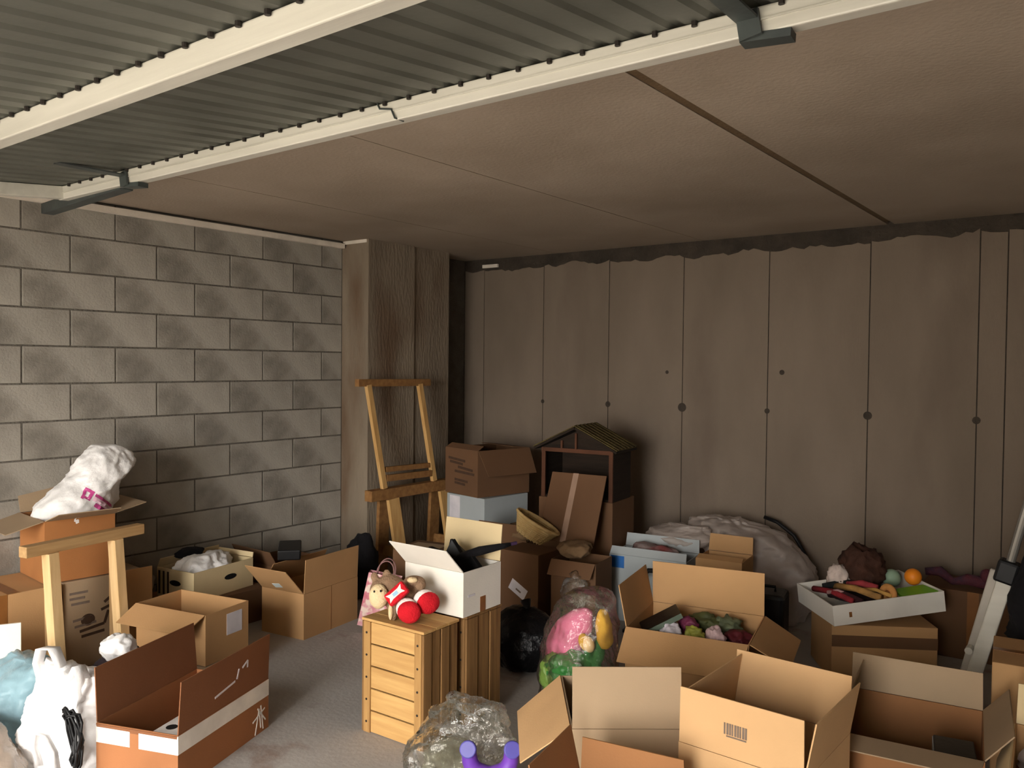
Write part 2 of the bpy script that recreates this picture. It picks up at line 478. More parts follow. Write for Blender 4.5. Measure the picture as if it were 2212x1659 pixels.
# ceiling: precast slabs with joints
ce = struct(MB().span((XL - .2, YF, CEIL + .02), (XR + .2, YB + .2, CEIL + .25)).build('ceiling', M_CEIL))
ce2 = [-4.61, -3.66, -2.44, -1.22, 0, 1.2, 1.7]
for a, b in zip(ce2, ce2[1:]):
    ga = .018 if abs(a + 1.22) < .01 else .003
    gb = .018 if abs(b + 1.22) < .01 else .003
    MB().span((a + ga, YF, CEIL), (b - gb, YB, CEIL + .02)).build('ceiling_slab', M_CEIL, ce)
MB().span((-1.22 - .018, YF, CEIL + .003), (-1.22 + .018, YB - .1, CEIL + .021)).build('joint_filler', M_SEAM, ce)
MB().span((XL, 1.0, 2.366), (XL + .035, 4.04, 2.40)).build('trim_1', M_BATTEN)
struct(bpy.data.objects['trim_1'])

# up-and-over garage door, swung up under the ceiling
ta = R(5.6)
def dz(y): return 2.275 + (y - 1.78) * math.tan(ta)      # underside of the frame
DX0, DX1 = -3.95, .25
sh = MB(); xs = []
x = DX0
while x < DX1:
    xs += [(x, 0), (x + .056, 0), (x + .068, .009), (x + .088, .009)]; x += .1
ya, yb = 1.84, -.96
V = []
for px, h in xs:
    for yy in (ya, yb):
        V.append((px, yy, dz(yy) + .060 + h))
Fs = [(2 * i, 2 * i + 1, 2 * i + 3, 2 * i + 2) for i in range(len(xs) - 1)]
n = len(V); V2 = V + [(a, b, c + .002) for a, b, c in V]
Fs2 = Fs + [tuple(j + n for j in f) for f in Fs]
door = struct(sh.add(V2, Fs2).build('door_1', M_SHEET))
def rail(y, w, h, name='frame_rail'):
    z = dz(y)
    mb = MB(); c = Vector(((DX0 + DX1) / 2, y, z + h / 2))
    mb.box(c, (DX1 - DX0, w, h), Matrix.Rotation(ta, 3, 'X'))
    return mb.build(name, M_WPAINT, door, bevel=.004)
r2 = rail(1.80, .055, .058); r1 = rail(1.09, .06, .058)
rail(.1, .06, .058); rail(-.9, .06, .058)
for xx in (DX0 + .03, DX1 - .03):
    MB().bar((xx, 1.8, dz(1.8) + .03), (xx, -.9, dz(-.9) + .03), .05, .055).build('frame_stile', M_WPAINT, door, bevel=.003)
for j in range(40):
    xx = DX0 + .125 + .1 * j
    if xx > DX1 - .1: break
    for yy in (1.765, 1.05):
        MB().cyl((xx, yy, dz(yy) + .062), (xx, yy, dz(yy) + .048), .007, 8).build('bolt', M_BOLT, door)
# raised line along the frame, splice and straps
MB().box((-1.85, 1.771, dz(1.8) + .026), (4.1, .004, .004)).build('rail_rib', M_WPAINT, r2)
MB().tube([(-1.86, 1.768, dz(1.8) + .058), (-1.85, 1.768, dz(1.8) + .04), (-1.80, 1.768, dz(1.8) + .03), (-1.785, 1.768, dz(1.8) + .002), (-1.78, 1.80, dz(1.8) - .001)], .003, 6).build('wire_clip', M_DKMET, r2)
def strap(x):
    mb = MB(); z = dz(1.8)
    mb.bar((x, 1.50, dz(1.5) + .06), (x, 1.765, z + .03), .05, .006)
    mb.bar((x, 1.762, z + .045), (x + .01, 1.762, z - .012), .05, .008, (0, 1, 0))
    mb.bar((x - .02, 1.79, z - .006), (x + .09, 1.80, z - .012), .045, .018)
    return mb.build('strap', M_DKMET, door)
strap(-.70); strap(-3.35)
MB().bar((DX0 - .3, 1.86, dz(1.8) + .0), (DX0 + .5, 1.83, dz(1.8) + .02), .06, .05).build('hinge_arm', M_DKMET, door, bevel=.004)
MB().box((-1.275, 1.83, CEIL - .06), (.05, .03, .02)).build('stop', M_BOLT, door)

# ================================================================== things: left side
# --- large brown box in front with white tape
t = carton('cardboard_box', 'brown cardboard box with white tape round its rim and tall upright side flaps', -2.976, 1.827, 0, 20.6, .358, .572, .208, card('red_brown_cardboard', (158, 104, 66)),
           {'r': (.19, 3), 'l': (.20, 4), 'f': (.10, -168, .012)}, mf=card('dark_red_brown_cardboard', (132, 86, 56)))
fr = face(t, 'r'); decal(fr, 'tape', M_TAPE, 0, 1, .66, .985, t); decal(face(t, 'f'), 'tape', M_TAPE, 0, .42, .66, .985, t); decal(face(t, 'f'), 'tape', M_TAPE, .53, 1, .66, .985, t)
strokes(fr, 'scribble', M_TAPE, [[(.83, .02), (.88, .5), (.90, .1)], [(.80, .3), (.95, .45)], [(.86, .52), (.96, .2)], [(.9, .55), (.93, .05)]], t, .006)
ff = flap_frame(t, 'r', .19, 3)
strokes(ff, 'printed_mark', M_LABEL, [[(.36, .30), (.58, .40)], [(.60, .42), (.62, .62)], [(.66, .6), (.72, .7), (.72, .55)]], t, .008)
done(t)
# white moulded packing inside it
t = thing('polystyrene_block', 'white polystyrene packing with round holes inside the white-taped brown box', 'packing', (-2.95, 1.86, .006), 20.6)
M_STYRO = mat('polystyrene', (226, 220, 214), None, 20, 4, .8, .2, 120)
MB().box((0, 0, .06), (.20, .34, .12)).build('block', M_STYRO, t, bevel=.008)
for i, (a, b) in enumerate([(.06, -.13), (.06, -.04), (.06, .05), (-.05, -.1), (-.05, .02)]):
    MB().cyl((a, b, .1195), (a, b, .1215), .022, 14).build('hole', M_HOLE, t)

# --- white shopping bags at the lower left
def ribbon(pts, wd, w, t=.002):
    mb = MB(); P = [Vector(p) for p in pts]; W = w if isinstance(w, (list, tuple)) else [w] * len(P)
    wd = Vector(wd).normalized(); vs = []; fs = []
    for k, p in enumerate(P):
        d = (P[min(k + 1, len(P) - 1)] - P[max(k - 1, 0)]).normalized(); n = d.cross(wd).normalized()
        for e in (-1, 1):
            vs += [p + wd * (e * W[k] / 2) + n * t / 2, p + wd * (e * W[k] / 2) - n * t / 2]
    for k in range(len(P) - 1):
        q = 4 * k
        fs += [(q, q + 2, q + 6, q + 4), (q + 1, q + 5, q + 7, q + 3), (q, q + 4, q + 5, q + 1), (q + 2, q + 3, q + 7, q + 6)]
    fs += [(0, 1, 3, 2), (4 * len(P) - 4, 4 * len(P) - 2, 4 * len(P) - 1, 4 * len(P) - 3)]
    return mb.add(vs, fs)
b = tag(sack('carrier_bag', [(-3.30, 1.510, 0.0, .15, .11), (-3.30, 1.510, .05, .18, .13), (-3.29, 1.510, .16, .17, .12), (-3.28, 1.510, .25, .155, .10), (-3.27, 1.520, .31, .15, .07), (-3.27, 1.520, .35, .145, .03)],
        F_WHITE, amp=.05, gather=.016, fr=5, seed=3, seg=90, rows=60, closed=True), 'bright white plastic carrier bag with loop handles, lower left corner', 'bag')
ribbon([(-3.40, 1.460, .30), (-3.42, 1.455, .36), (-3.40, 1.460, .42), (-3.34, 1.480, .425), (-3.31, 1.490, .37), (-3.30, 1.490, .32)], (.35, -.9, .1), [.05, .055, .06, .06, .055, .05]).build('handle', F_WHITE, b, smooth=True)
ribbon([(-3.22, 1.470, .28), (-3.17, 1.465, .35), (-3.12, 1.470, .41), (-3.105, 1.480, .36), (-3.12, 1.490, .29), (-3.15, 1.490, .24)], (.45, -.85, .2), [.04, .06, .075, .08, .07, .05]).build('handle', F_WHITE, b, smooth=True)
ribbon([(-3.20, 1.365, .05), (-3.22, 1.355, .12), (-3.19, 1.350, .18), (-3.13, 1.355, .185), (-3.09, 1.370, .13), (-3.09, 1.380, .06)], (.3, -.9, .3), [.03, .03, .035, .035, .03, .03]).build('handle', F_WHITE, b, smooth=True)
tag(sack('plastic_bag', [(-3.70, 1.53, 0, .16, .14), (-3.70, 1.53, .1, .19, .15), (-3.69, 1.53, .2, .18, .12), (-3.67, 1.53, .27, .16, .07), (-3.66, 1.53, .30, .14, .03)], F_BLUE, amp=.05, gather=.01, fr=5, seed=8),
    'pale blue translucent plastic bag beside the bright white carrier bag', 'bag')
tag(sack('plastic_bag', [(-3.40, 1.25, 0, .22, .09), (-3.40, 1.25, .04, .25, .11), (-3.42, 1.25, .10, .22, .09), (-3.48, 1.26, .16, .13, .06), (-3.53, 1.26, .19, .03, .02)], F_BROWN, amp=.05, fr=6, seed=12),
    'smoky plastic bag lying on the floor in front of the pale blue one', 'bag')
cable = MB().tube([(-3.62, 1.17, .215), (-3.5, 1.14, .19), (-3.38, 1.12, .13), (-3.27, 1.13, .07), (-3.2, 1.14, .02), (-3.12, 1.20, .008), (-3.05, 1.28, .008)], .007, 8)
tag(cable.build('cable', mat('grey_cable', (96, 84, 76), None, 20, 2, .5, 0), smooth=True), 'grey cable draped over the smoky plastic bag', 'cable')
t = thing('cable_bundle', 'black tangled cable hanging over the front corner of the white-taped box', 'cable', (-3.055, 1.42, 0))
mb = MB()
for k in range(5):
    mb.tube([(.045 * math.cos(a + k) + rnd.uniform(-.012, .012), .015 * math.sin(a * 2 + k), .17 + .10 * math.sin(a + .3 * k) + rnd.uniform(-.02, .02)) for a in [j * .5 for j in range(14)]], .005, 6)
mb.build('coil', M_BLACK, t, smooth=True)
MB().tube([(.0, .02, .1), (.02, 0, .04), (.0, -.05, .006), (.04, -.12, .006)], .006, 6).build('lead', M_BLACK, t, smooth=True)
t = thing('whiteboard', 'white board standing upright at the left edge behind the blue bag', 'board', (-4.0, 1.47, 0), 62)
MB().box((0, 0, .19), (.30, .012, .38)).build('panel', K_WHT, t, bevel=.002)
tag(heap('white_bundle', (-3.39, 1.76, .345), (.06, .06, .05), F_WHITE, None, 21, .5, 14, 4), 'small crumpled white bundle behind the upright left flap of the taped box', 'bundle')
tag(heap('dark_cloth', (-3.44, 1.80, .14), (.14, .13, .165), mat('dark_purple_cloth', (62, 50, 54), (44, 36, 40), 6, 5, .95, .3, 30), None, 31, .3, 8, 4, .83), 'dark crumpled cloth under the small white bundle', 'cloth')

# --- trestle in front of the left stack
t = thing('wooden_trestle', 'pale wooden trestle standing in front of the box with the white bag', 'trestle', (-3.99, 1.915, 0), 10.5)
MB().box((0, 0, .69), (.055, .62, .05)).build('top_rail', mat('rail_wood', (196, 160, 112), (170, 132, 88), 3, 8, .7, .12, 40, (14, 1.2, 14)), t, bevel=.003)
for sy in (-.19, .15):
    MB().bar((.015, sy, .665), (.045, sy + .025, 0), .055, .05, (0, 1, 0)).build('leg', M_WOODP, t, bevel=.002)
    MB().bar((-.025, sy + .03, .665), (-.07, sy + .07, 0), .05, .04, (0, 1, 0)).build('leg', M_WOODP, t, bevel=.002)
    MB().bar((-.08, sy + .075, .24), (.02, sy + .045, .24), .02, .045).build('brace', M_WOODP, t)

# --- left stack by the block wall
t = carton('cardboard_box', 'closed tan cardboard box on the floor at the far left, under the bag box', -4.39, 1.69, 0, -2, .40, .42, .447, K_TAN, {}, top='closed')
decal(face(t, 'r'), 'tape', M_BTAPE, .3, .42, 0, 1, t); decal(face(t, 't'), 'tape', M_BTAPE, 0, 1, .42, .55, t); done(t)
t = carton('cardboard_box', 'tan cardboard box with faded dark printing behind the trestle legs', -4.385, 2.115, 0, -4, .40, .40, .447, K_GRY, {}, top='closed')
fr = face(t, 'r')
strokes(fr, 'printed_line', M_INK, [[(.08, .86), (.3, .86)], [(.08, .80), (.26, .80)], [(.1, .74), (.32, .74)], [(.12, .55), (.34, .57)], [(.14, .48), (.4, .5)]], t, .012)
MB().ell(Vector((.2, -.08, .24)), (.002, .035, .03), 14).build('printed_oval', M_DINK, t)
strokes(fr, 'printed_drawing', M_DINK, [[(.2, .42), (.5, .46), (.55, .6)], [(.22, .36), (.5, .38)], [(.5, .7), (.62, .78)], [(.46, .62), (.6, .66)]], t, .014); done(t)
t = carton('cardboard_sheet', 'flat cardboard flap leaning between the printed box and the rear trestle leg', -4.158, 2.24, 0, -4, .008, .20, .46, K_TAN, {}, top='closed', tilt=(0, 0)); t['category'] = 'cardboard'; done(t)

t = carton('cardboard_box', 'open orange-brown cardboard box holding the white plastic bag with pink print', -4.385, 2.012, .451, -5, .35, .334, .306, K_ORG,
           {'r': (.13, 70, .02), 'f': (.17, 105, .012), 'b': (.17, 78, .012), 'l': (.13, 30)}, mf=K_GRY); done(t)
bag = tag(sack('plastic_bag', [(-4.389, 2.027, 0.662, 0.125, 0.136), (-4.379, 2.027, 0.724, 0.146, 0.157), (-4.358, 2.048, 0.808, 0.146, 0.183), (-4.347, 2.08, 0.876, 0.125, 0.152), (-4.347, 2.142, 0.933, 0.125, 0.136), (-4.347, 2.184, 0.996, 0.12, 0.136), (-4.358, 2.205, 1.054, 0.094, 0.104), (-4.368, 2.195, 1.09, 0.052, 0.052), (-4.368, 2.195, 1.101, 0.01, 0.01)],
         F_WHITE, amp=.035, fr=7, seed=5, seg=90, rows=70), 'white crumpled plastic bag with pink printing standing in the open box by the block wall', 'bag')
def project_print(o, name, polys, m, origin, a, u, d, lift=.002):
    """flat print cut into small quads and laid onto a bag's skin along direction d"""
    me = o.data; bv = BVHTree.FromPolygons([v.co.copy() for v in me.vertices], [tuple(p.vertices) for p in me.polygons])
    mb = MB(); a = Vector(a).normalized(); u = Vector(u).normalized(); d = Vector(d).normalized(); og = Vector(origin)
    for (p0, p1, p2, p3) in polys:
        P = [Vector(p) for p in (p0, p1, p2, p3)]; nx = ny = 9; ids = {}
        vs = []; fs = []
        for i in range(nx + 1):
            for j in range(ny + 1):
                s, tt = i / nx, j / ny
                q = (P[0] * (1 - s) + P[1] * s) * (1 - tt) + (P[3] * (1 - s) + P[2] * s) * tt
                h = bv.ray_cast(og + a * q.x + u * q.y - d * .5, d)
                if h[0] is None: continue
                ids[i, j] = len(vs); vs.append(h[0] - d * lift)
        for i in range(nx):
            for j in range(ny):
                k = [(i, j), (i + 1, j), (i + 1, j + 1), (i, j + 1)]
                if all(e in ids for e in k): fs.append(tuple(ids[e] for e in k))
        if fs: mb.add(vs, fs)
    return mb.build(name, m, o)
M_PINK = mat('pink_print', (206, 84, 150), (190, 70, 136), 30, 3, .5, 0)
M_LPINK = mat('light_pink_print', (240, 200, 216), None, 30, 3, .5, 0)
og = (-4.2, 2.075, .835); A_ = (-.62, .62, -.47); A_ = (0, .80, -.60); U_ = (0, .60, .80)
project_print(bag, 'pink_print', [((-.075, -.03), (-.062, -.03), (-.062, .03), (-.075, .03)), ((-.062, .015), (-.04, .015), (-.04, .03), (-.062, .03)), ((-.045, -.02), (-.03, -.02), (-.03, .03), (-.045, .03)), ((-.062, -.022), (-.03, -.022), (-.03, -.01), (-.062, -.01)),
               ((-.02, .012), (.115, .012), (.115, .027), (-.02, .027)), ((.0, -.035), (.10, -.035), (.10, -.014), (.0, -.014))], M_PINK, og, A_, U_, (-1, 0, 0))
project_print(bag, 'pale_pink_print', [((-.02, -.012), (.11, -.012), (.11, .011), (-.02, .011))], M_LPINK, og, A_, U_, (-1, 0, 0))

# --- open box with white label, on a flattened box
t = carton('cardboard_box', 'flattened greyish cardboard box under the open labelled box', -3.73, 2.335, 0, 14, .42, .31, .095, K_GRY, {}, top='closed')
decal(face(t, 'f'), 'panel_seam', K_BRN, .02, .98, .46, .5, t); done(t)
t = carton('cardboard_box', 'open tan cardboard box with a white label and a front flap folded out', -3.755, 2.33, .0975, 12, .46, .285, .243, K_TAN,
           {'f': (.14, 116, .012)})
decal(face(t, 'r'), 'label', M_LABEL, .48, .84, .45, .88, t); done(t)
# --- cream tray behind it, on a dark box
t = carton('cardboard_box', 'dark brown closed cardboard box carrying the cream fruit tray', -4.36, 2.86, 0, 2, .42, .42, .20, K_DRK, {}, top='closed')
decal(face(t, 'f'), 'tape', M_BTAPE, .45, .55, 0, 1, t); done(t)
t = carton('cardboard_tray', 'cream cardboard fruit tray with oval hand holes holding white plastic', -4.34, 2.78, .202, 9, .30, .44, .165, K_CRM, {'b': (.03, 20), 'l': (.05, -20)})
t['category'] = 'tray'
for s_, a_ in (('r', .6), ('f', .5)):
    o_, ax, up, n_, w_, h_ = face(t, s_); c_ = o_ + ax * (w_ * a_) + up * (h_ * .55)
    P = [c_ + ax * (.045 * math.cos(k) ) + up * (.016 * math.sin(k)) for k in [i * math.pi / 8 for i in range(16)]]
    MB().slab(P, n_, .0015).build('hand_hole', M_HOLE, t)
for k in range(3):
    decal(face(t, 'f'), 'printed_bar', M_DINK, .04 + .12 * k, .09 + .12 * k, .1, .9, t)
done(t)
tag(heap('plastic_bag', (-4.34, 2.77, .335), (.11, .165, .085), F_WHITE, None, 41, .4, 9, 5), 'crumpled white plastic bag with grey folds in the cream fruit tray', 'bag')
tag(heap('dark_rag', (-4.41, 2.72, .425), (.05, .08, .025), M_BLACKC, None, 43, .5, 14, 3), 'dark rag on top of the white bag in the fruit tray', 'rag')
tag(heap('plastic_bag', (-4.46, 2.43, .285), (.07, .08, .08), F_WHITE2, None, 45, .4, 9, 4), 'grey-white plastic bag squeezed between the trestle and the fruit tray', 'bag')
t = carton('cardboard_box', 'low brown cardboard box on the floor under the grey-white bag', -4.41, 2.48, 0, 0, .34, .28, .19, K_BRN, {}, top='closed'); decal(face(t, 'r'), 'tape', M_BTAPE, .42, .56, 0, 1, t); done(t)
t = carton('cardboard_box', 'dark brown box against the block wall between the fruit tray and the taped box', -4.38, 3.36, 0, 0, .40, .38, .28, K_DRK, {'f': (.12, 30)}); done(t)

# --- box K with standing flaps near the wall
t = carton('cardboard_box', 'brown cardboard box with raised flaps and a small white sticker near the block wall', -3.86, 3.16, 0, 8, .32, .46, .255, K_TAN,
           {'r': (.19, 3, .004), 'f': (.20, 42, .006), 'b': (.14, -50), 'l': (.16, -30)}, mf=K_TAN)
fr = flap_frame(t, 'f', .20, 42); decal(fr, 'sticker', mat('white_sticker', (220, 232, 232), None, 10, 2, .5, 0), .38, .58, .16, .34, t, 12)
decal(face(t, 'r'), 'panel_seam', K_BRN, .48, .49, 0, 1, t); done(t)
t = thing('black_case', 'black case with a small printed end lying on the brown box flaps', 'case', (-3.98, 3.10, .40), -40, tilt=(0, 4))
MB().box((0, 0, .035), (.22, .13, .06)).build('body', M_BLACK, t, bevel=.008)
MB().box((-.04, -.0655, .035), (.05, .002, .03)).build('print', M_LABEL, t)
t = thing('black_bag', 'black cloth bag slumped behind the brown box at the foot of the pillar', 'bag', (-4.06, 3.74, 0))
heap('body', (0, 0, .2), (.11, .10, .22), M_BLACKC, t, 51, .25, 7, 4, .9)
MB().tube([(-.06, 0, .36), (-.03, 0, .41), (.03, 0, .41), (.05, 0, .36)], .01, 6).build('strap', M_BLACKC, t, smooth=True)

# ================================================================== things: middle
M_POST = mat('crate_post_wood', (178, 138, 84), (150, 112, 66), 3, 8, .75, .15, 40, (14, 14, 1.2))
def crate(label, x, y, rot, L, W, H, mf, ms, front=5, side=4):
    t = thing('wooden_crate', label, 'crate', (x, y, 0), rot)
    l, w = L / 2, W / 2
    for i in (-1, 1):
        for j in (-1, 1):
            MB().span((i * l, j * w, 0), (i * (l - .036), j * (w - .03), H - .012)).build('corner_post', M_WOODD if mf is M_WOODD else M_POST, t, bevel=.002)
    g = .003; ph = (H - .012) / front
    for k in range(front):
        for j in (-1, 1):
            MB().span((-l + .037, j * (w - .006), k * ph + g), (l - .037, j * (w - .018), (k + 1) * ph - g)).build('plank', mf, t, bevel=.002)
    pw_ = (W - .004) / side
    for k in range(side):
        for i in (-1, 1):
            q = .004 if k % 2 else 0
            MB().span((i * (l + .012 - q), -w + k * pw_ + g, 0), (i * (l + .0005), -w + (k + 1) * pw_ - g, H - .014)).build('side_plank', ms, t, bevel=.002)
    for k in range(3):
        MB().span((-l - .013, -w + k * W / 3 + .0015, H - .0115), (l + .013, -w + (k + 1) * W / 3 - .0015, H)).build('top_board', mf, t, bevel=.002)
    for k in range(front):
        for i in (-1, 1):
            MB().cyl((i * (l - .018), -w - .0005, (k + .5) * ph), (i * (l - .018), -w - .002, (k + .5) * ph), .005, 8).build('nail', M_BOLT, t)
    return t
crate('pale wooden crate standing on end under the plush toy', -2.412, 2.50, 2.1, .318, .228, .48, M_WOODH, M_WOODD)
crate('darker wooden crate behind the pale one, under the white box', -2.405, 2.775, 1.5, .31, .25, .48, M_WOODD, M_WOODD, 4, 3)

t = carton('white_box', 'open white cardboard box full of black items on top of the wooden crates', -2.40, 2.755, .482, 1.4, .33, .262, .19, K_WHT,
           {'f': (.15, 45, .004, .0), 'b': (.16, 6, .004)}, mf=K_WHT)
decal(face(t, 'r'), 'tape', M_BTAPE, .44, .58, .0, .34, t)
decal(face(t, 'r'), 'faint_print', M_LABEL, .12, .3, .42, .47, t); done(t)
for ch in t.children:
    if ch.name.startswith('flap') and ch.data.vertices[0].co.y > 0: ch.data.materials.clear(); ch.data.materials.append(K_CRM)
mb = MB()
pts = [(-2.52, 2.70, .60), (-2.48, 2.68, .74), (-2.40, 2.70, .72), (-2.38, 2.72, .78), (-2.33, 2.74, .70), (-2.30, 2.74, .73), (-2.27, 2.78, .66), (-2.28, 2.79, .58)]
mb.slab(pts, (.2, 1, 0), .02)
tag(mb.build('black_folder', M_BLACK, bevel=.002), 'jagged black plastic sheet sticking up out of the white box', 'plastic sheet')
mb = MB(); mb.slab([(-2.50, 2.80, .60), (-2.45, 2.79, .76), (-2.36, 2.80, .70), (-2.32, 2.81, .60)], (.1, 1, 0), .015)
tag(mb.build('black_folder', M_BLACK, bevel=.002), 'second black sheet behind the jagged one in the white box', 'plastic sheet')
t = thing('umbrella', 'folded black umbrella poking over the right edge of the white box', 'umbrella', (-2.285, 2.80, .71), 62, tilt=(0, -5))
MB().tube([(-.13, 0, .0), (-.08, 0, .01), (0, 0, .018), (.10, 0, .02), (.15, 0, .022)], [.006, .016, .020, .014, .008], 10).build('canopy', M_BLACKC, t, smooth=True)
MB().cyl((.148, 0, .022), (.18, 0, .023), .008, 10).build('handle', mat('purple_grip', (60, 40, 70), None, 9, 2, .6, 0), t)

# --- plush toy
t = thing('plush_toy', 'brown plush toy with cream muzzle, red shoes and a red sign on its belly', 'plush toy', (-2.43, 2.475, .484), 37.1)
M_FUR = mat('brown_plush', (150, 122, 96), (128, 100, 78), 14, 6, .95, .5, 120)
M_CREAM = mat('cream_plush', (226, 202, 162), (214, 188, 146), 14, 5, .95, .4, 120)
M_RED = mat('red_felt', (206, 24, 38), (180, 16, 30), 16, 5, .9, .4, 120)
M_WFELT = mat('white_felt', (238, 226, 220), None, 16, 4, .9, .3, 120)
mb = MB()
mb.ell((-.01, .02, .075), (.075, .06, .075)); mb.ell((-.095, .015, .105), (.05, .05, .055)); mb.ell((-.06, .02, .13), (.06, .045, .045))
mb.ell((-.035, -.035, .04), (.018, .02, .045)); mb.ell((.045, .0, .155), (.045, .03, .022)); mb.ell((.07, .0, .14), (.025, .03, .03))
mb.ell((.03, -.03, .04), (.03, .06, .03)); mb.ell((.075, -.01, .055), (.035, .05, .035)); mb.ell((-.125, .02, .165), (.018, .012, .022)); mb.ell((-.075, .03, .175), (.018, .012, .02))
merged('body', mb, M_FUR, t, .006, 5)
MB().ell((-.098, -.035, .098), (.040, .03, .052)).build('muzzle', M_CREAM, t, smooth=True)
MB().ell((.04, -.028, .165), (.022, .014, .012)).build('paw_pad', M_CREAM, t, smooth=True)
MB().ell((-.045, -.055, .04), (.010, .012, .034)).build('paw_pad', M_CREAM, t, smooth=True)
for e in ((-.112, -.062, .125), (-.085, -.064, .128)):
    MB().ell(e, (.004, .003, .005), 8).build('eye', M_BLACK, t, smooth=True)
for c_, ro in (((.035, -.085, .048), -8), ((.108, -.045, .075), 22)):
    Mx = Matrix.Rotation(R(ro), 3, 'Z')
    sh_ = MB().ell(c_, (.05, .030, .046), 18, Mx).build('shoe', M_RED, t, smooth=True)
    MB().ell(Vector(c_) + Mx @ Vector((-.012, .014, .008)), (.048, .026, .046), 18, Mx).build('shoe_cuff', M_WFELT, sh_, smooth=True)
Ms = Matrix.Rotation(R(-42), 3, 'Y') @ Matrix.Rotation(R(-25), 3, 'X')
sg = MB().box((-.018, -.068, .118), (.098, .026, .058), Ms).build('sign', M_RED, t, bevel=.008)
cs = Vector((-.018, -.068, .118)); pl = [(-.04, -.018), (-.03, 0), (-.04, .018), (-.02, .012), (.02, .012), (.04, .018), (.03, 0), (.04, -.018), (.02, -.012), (-.02, -.012)]
MB().slab([cs + Ms @ Vector((x, -.0132, z)) for x, z in pl], Ms @ Vector((0, -1, 0)), .003).build('bone_patch', M_WFELT, sg)
MB().slab([cs + Ms @ Vector((x, -.0164, z)) for x, z in [(-.012, -.007), (.012, -.007), (.012, .007), (-.012, .007)]], Ms @ Vector((0, -1, 0)), .001).build('blue_mark', mat('pale_blue_print', (150, 190, 215), None, 20, 2, .8, 0), sg)

# --- pink gift bag
t = thing('gift_bag', 'pink patterned paper gift bag with a looped cord handle beside the brown box', 'gift bag', (-3.50, 3.33, 0), 37, tilt=(0, 11))
M_GIFT = mat('pink_floral_paper', (226, 176, 182), (204, 112, 126), 16, 4, .6, .05, 60, stain=(236, 214, 200), sscale=24, sfac=(.5, .6))
MB().add([(-.1, -.04, 0.02), (.1, -.04, 0.02), (.1, .04, 0.02), (-.1, .04, 0.02), (-.095, -.03, .33), (.095, -.03, .33), (.095, .03, .33), (-.095, .03, .33)],
         [(0, 1, 2, 3), (0, 4, 5, 1), (1, 5, 6, 2), (2, 6, 7, 3), (3, 7, 4, 0)]).build('body', M_GIFT, t)
M_CORD = mat('pink_cord', (150, 112, 110), None, 20, 2, .8, 0)
for yy in (-.032, .032):
    MB().tube([(-.05 + .0, yy, .30)] + [(-.05 + .05 * (1 - math.cos(a)), yy, .34 + .075 * math.sin(a)) for a in [i * math.pi / 10 for i in range(11)]] + [(.05, yy, .30)], .004, 6).build('handle', M_CORD, t, smooth=True)
t = carton('cardboard_box', 'dark brown box with a pale printed top behind the pink gift bag', -3.50, 3.80, 0, 12, .36, .30, .40, K_DRK, {}, top='closed')
decal(face(t, 't'), 'printed_top', K_GRY, .1, .7, .2, .8, t); done(t)

# --- two trestles stacked by the pillar
t = thing('wooden_trestle', 'brown wooden trestle standing on the floor in front of the concrete pillar', 'trestle', (-4.17, 4.36, 0), 0)
MB().box((0, -.02, .635), (.07, .88, .075)).build('top_rail', M_WOODB, t, bevel=.003)
for sy in (-.27, .26):
    for sx in (-1, 1):
        MB().bar((sx * .045, sy, .60), (sx * .12, sy + .05 * (1 if sy > 0 else 1), 0), .10, .028, (1, 0, 0)).build('leg', M_WOOD if sx > 0 else M_WOODB, t)
    MB().box((0, sy + .04, .22), (.17, .025, .07)).build('brace', M_WOODB, t)
t = thing('folding_trestle', 'upside-down slim wooden trestle frame stacked on the trestle by the pillar', 'trestle', (-4.17, 4.30, .674), 0)
for y0, y1 in ((-.26, -.37), (.25, .14)):
    MB().bar((.01, y0, 0), (-.04, y1, .72), .04, .03, (1, 0, 0)).build('leg', M_WOOD, t)
MB().bar((-.05, -.46, .735), (-.05, .25, .73), .04, .05).build('top_bar', M_WOODB, t)
MB().bar((.0, -.24, .13), (.0, .2, .12), .03, .035).build('crossbar', M_WOODB, t)
MB().bar((.012, -.24, .07), (.012, .22, .06), .02, .045).build('crossbar', M_WOODB, t)

# --- pile by the back wall
t = carton('carton', 'bluish white carton standing on the floor under the printed brown box', -3.80, 4.74, 0, -8, .40, .44, .60, K_BWH, {}, top='closed')
decal(face(t, 'f'), 'white_strip', M_LABEL, .08, .36, .3, .98, t); done(t)
t = carton('cardboard_box', 'brown cardboard box with dark printing and a front flap on the bluish white carton', -3.82, 4.76, .603, -13, .39, .48, .33, K_DRK, {'r': (.20, 150, .02), 'f': (.06, -60), 'b': (.15, -84)}, mf=K_DRK)  # brown box coloured darker, standing in for the shade on it
strokes(face(t, 'f'), 'printed_line', M_DINK, [[(.1, .78), (.62, .74)], [(.15, .7), (.55, .67)], [(.4, .6), (.85, .56)], [(.3, .5), (.9, .48)], [(.3, .32), (.7, .3)], [(.3, .25), (.62, .23)]], t, .018); done(t)
t = carton('cardboard_box', 'lower dark cardboard box of the stack below the wooden hut', -2.88, 4.62, 0, 5, .50, .38, .34, K_DRK, {}, top='closed'); decal(face(t, 'f'), 'tape', M_BTAPE, .45, .55, 0, 1, t); done(t)
t = carton('cardboard_box', 'upper dark cardboard box directly under the wooden hut', -2.87, 4.62, .343, 7, .52, .36, .345, K_DRK, {}, top='closed'); decal(face(t, 'f'), 'tape', M_BTAPE, .45, .55, 0, 1, t); done(t)

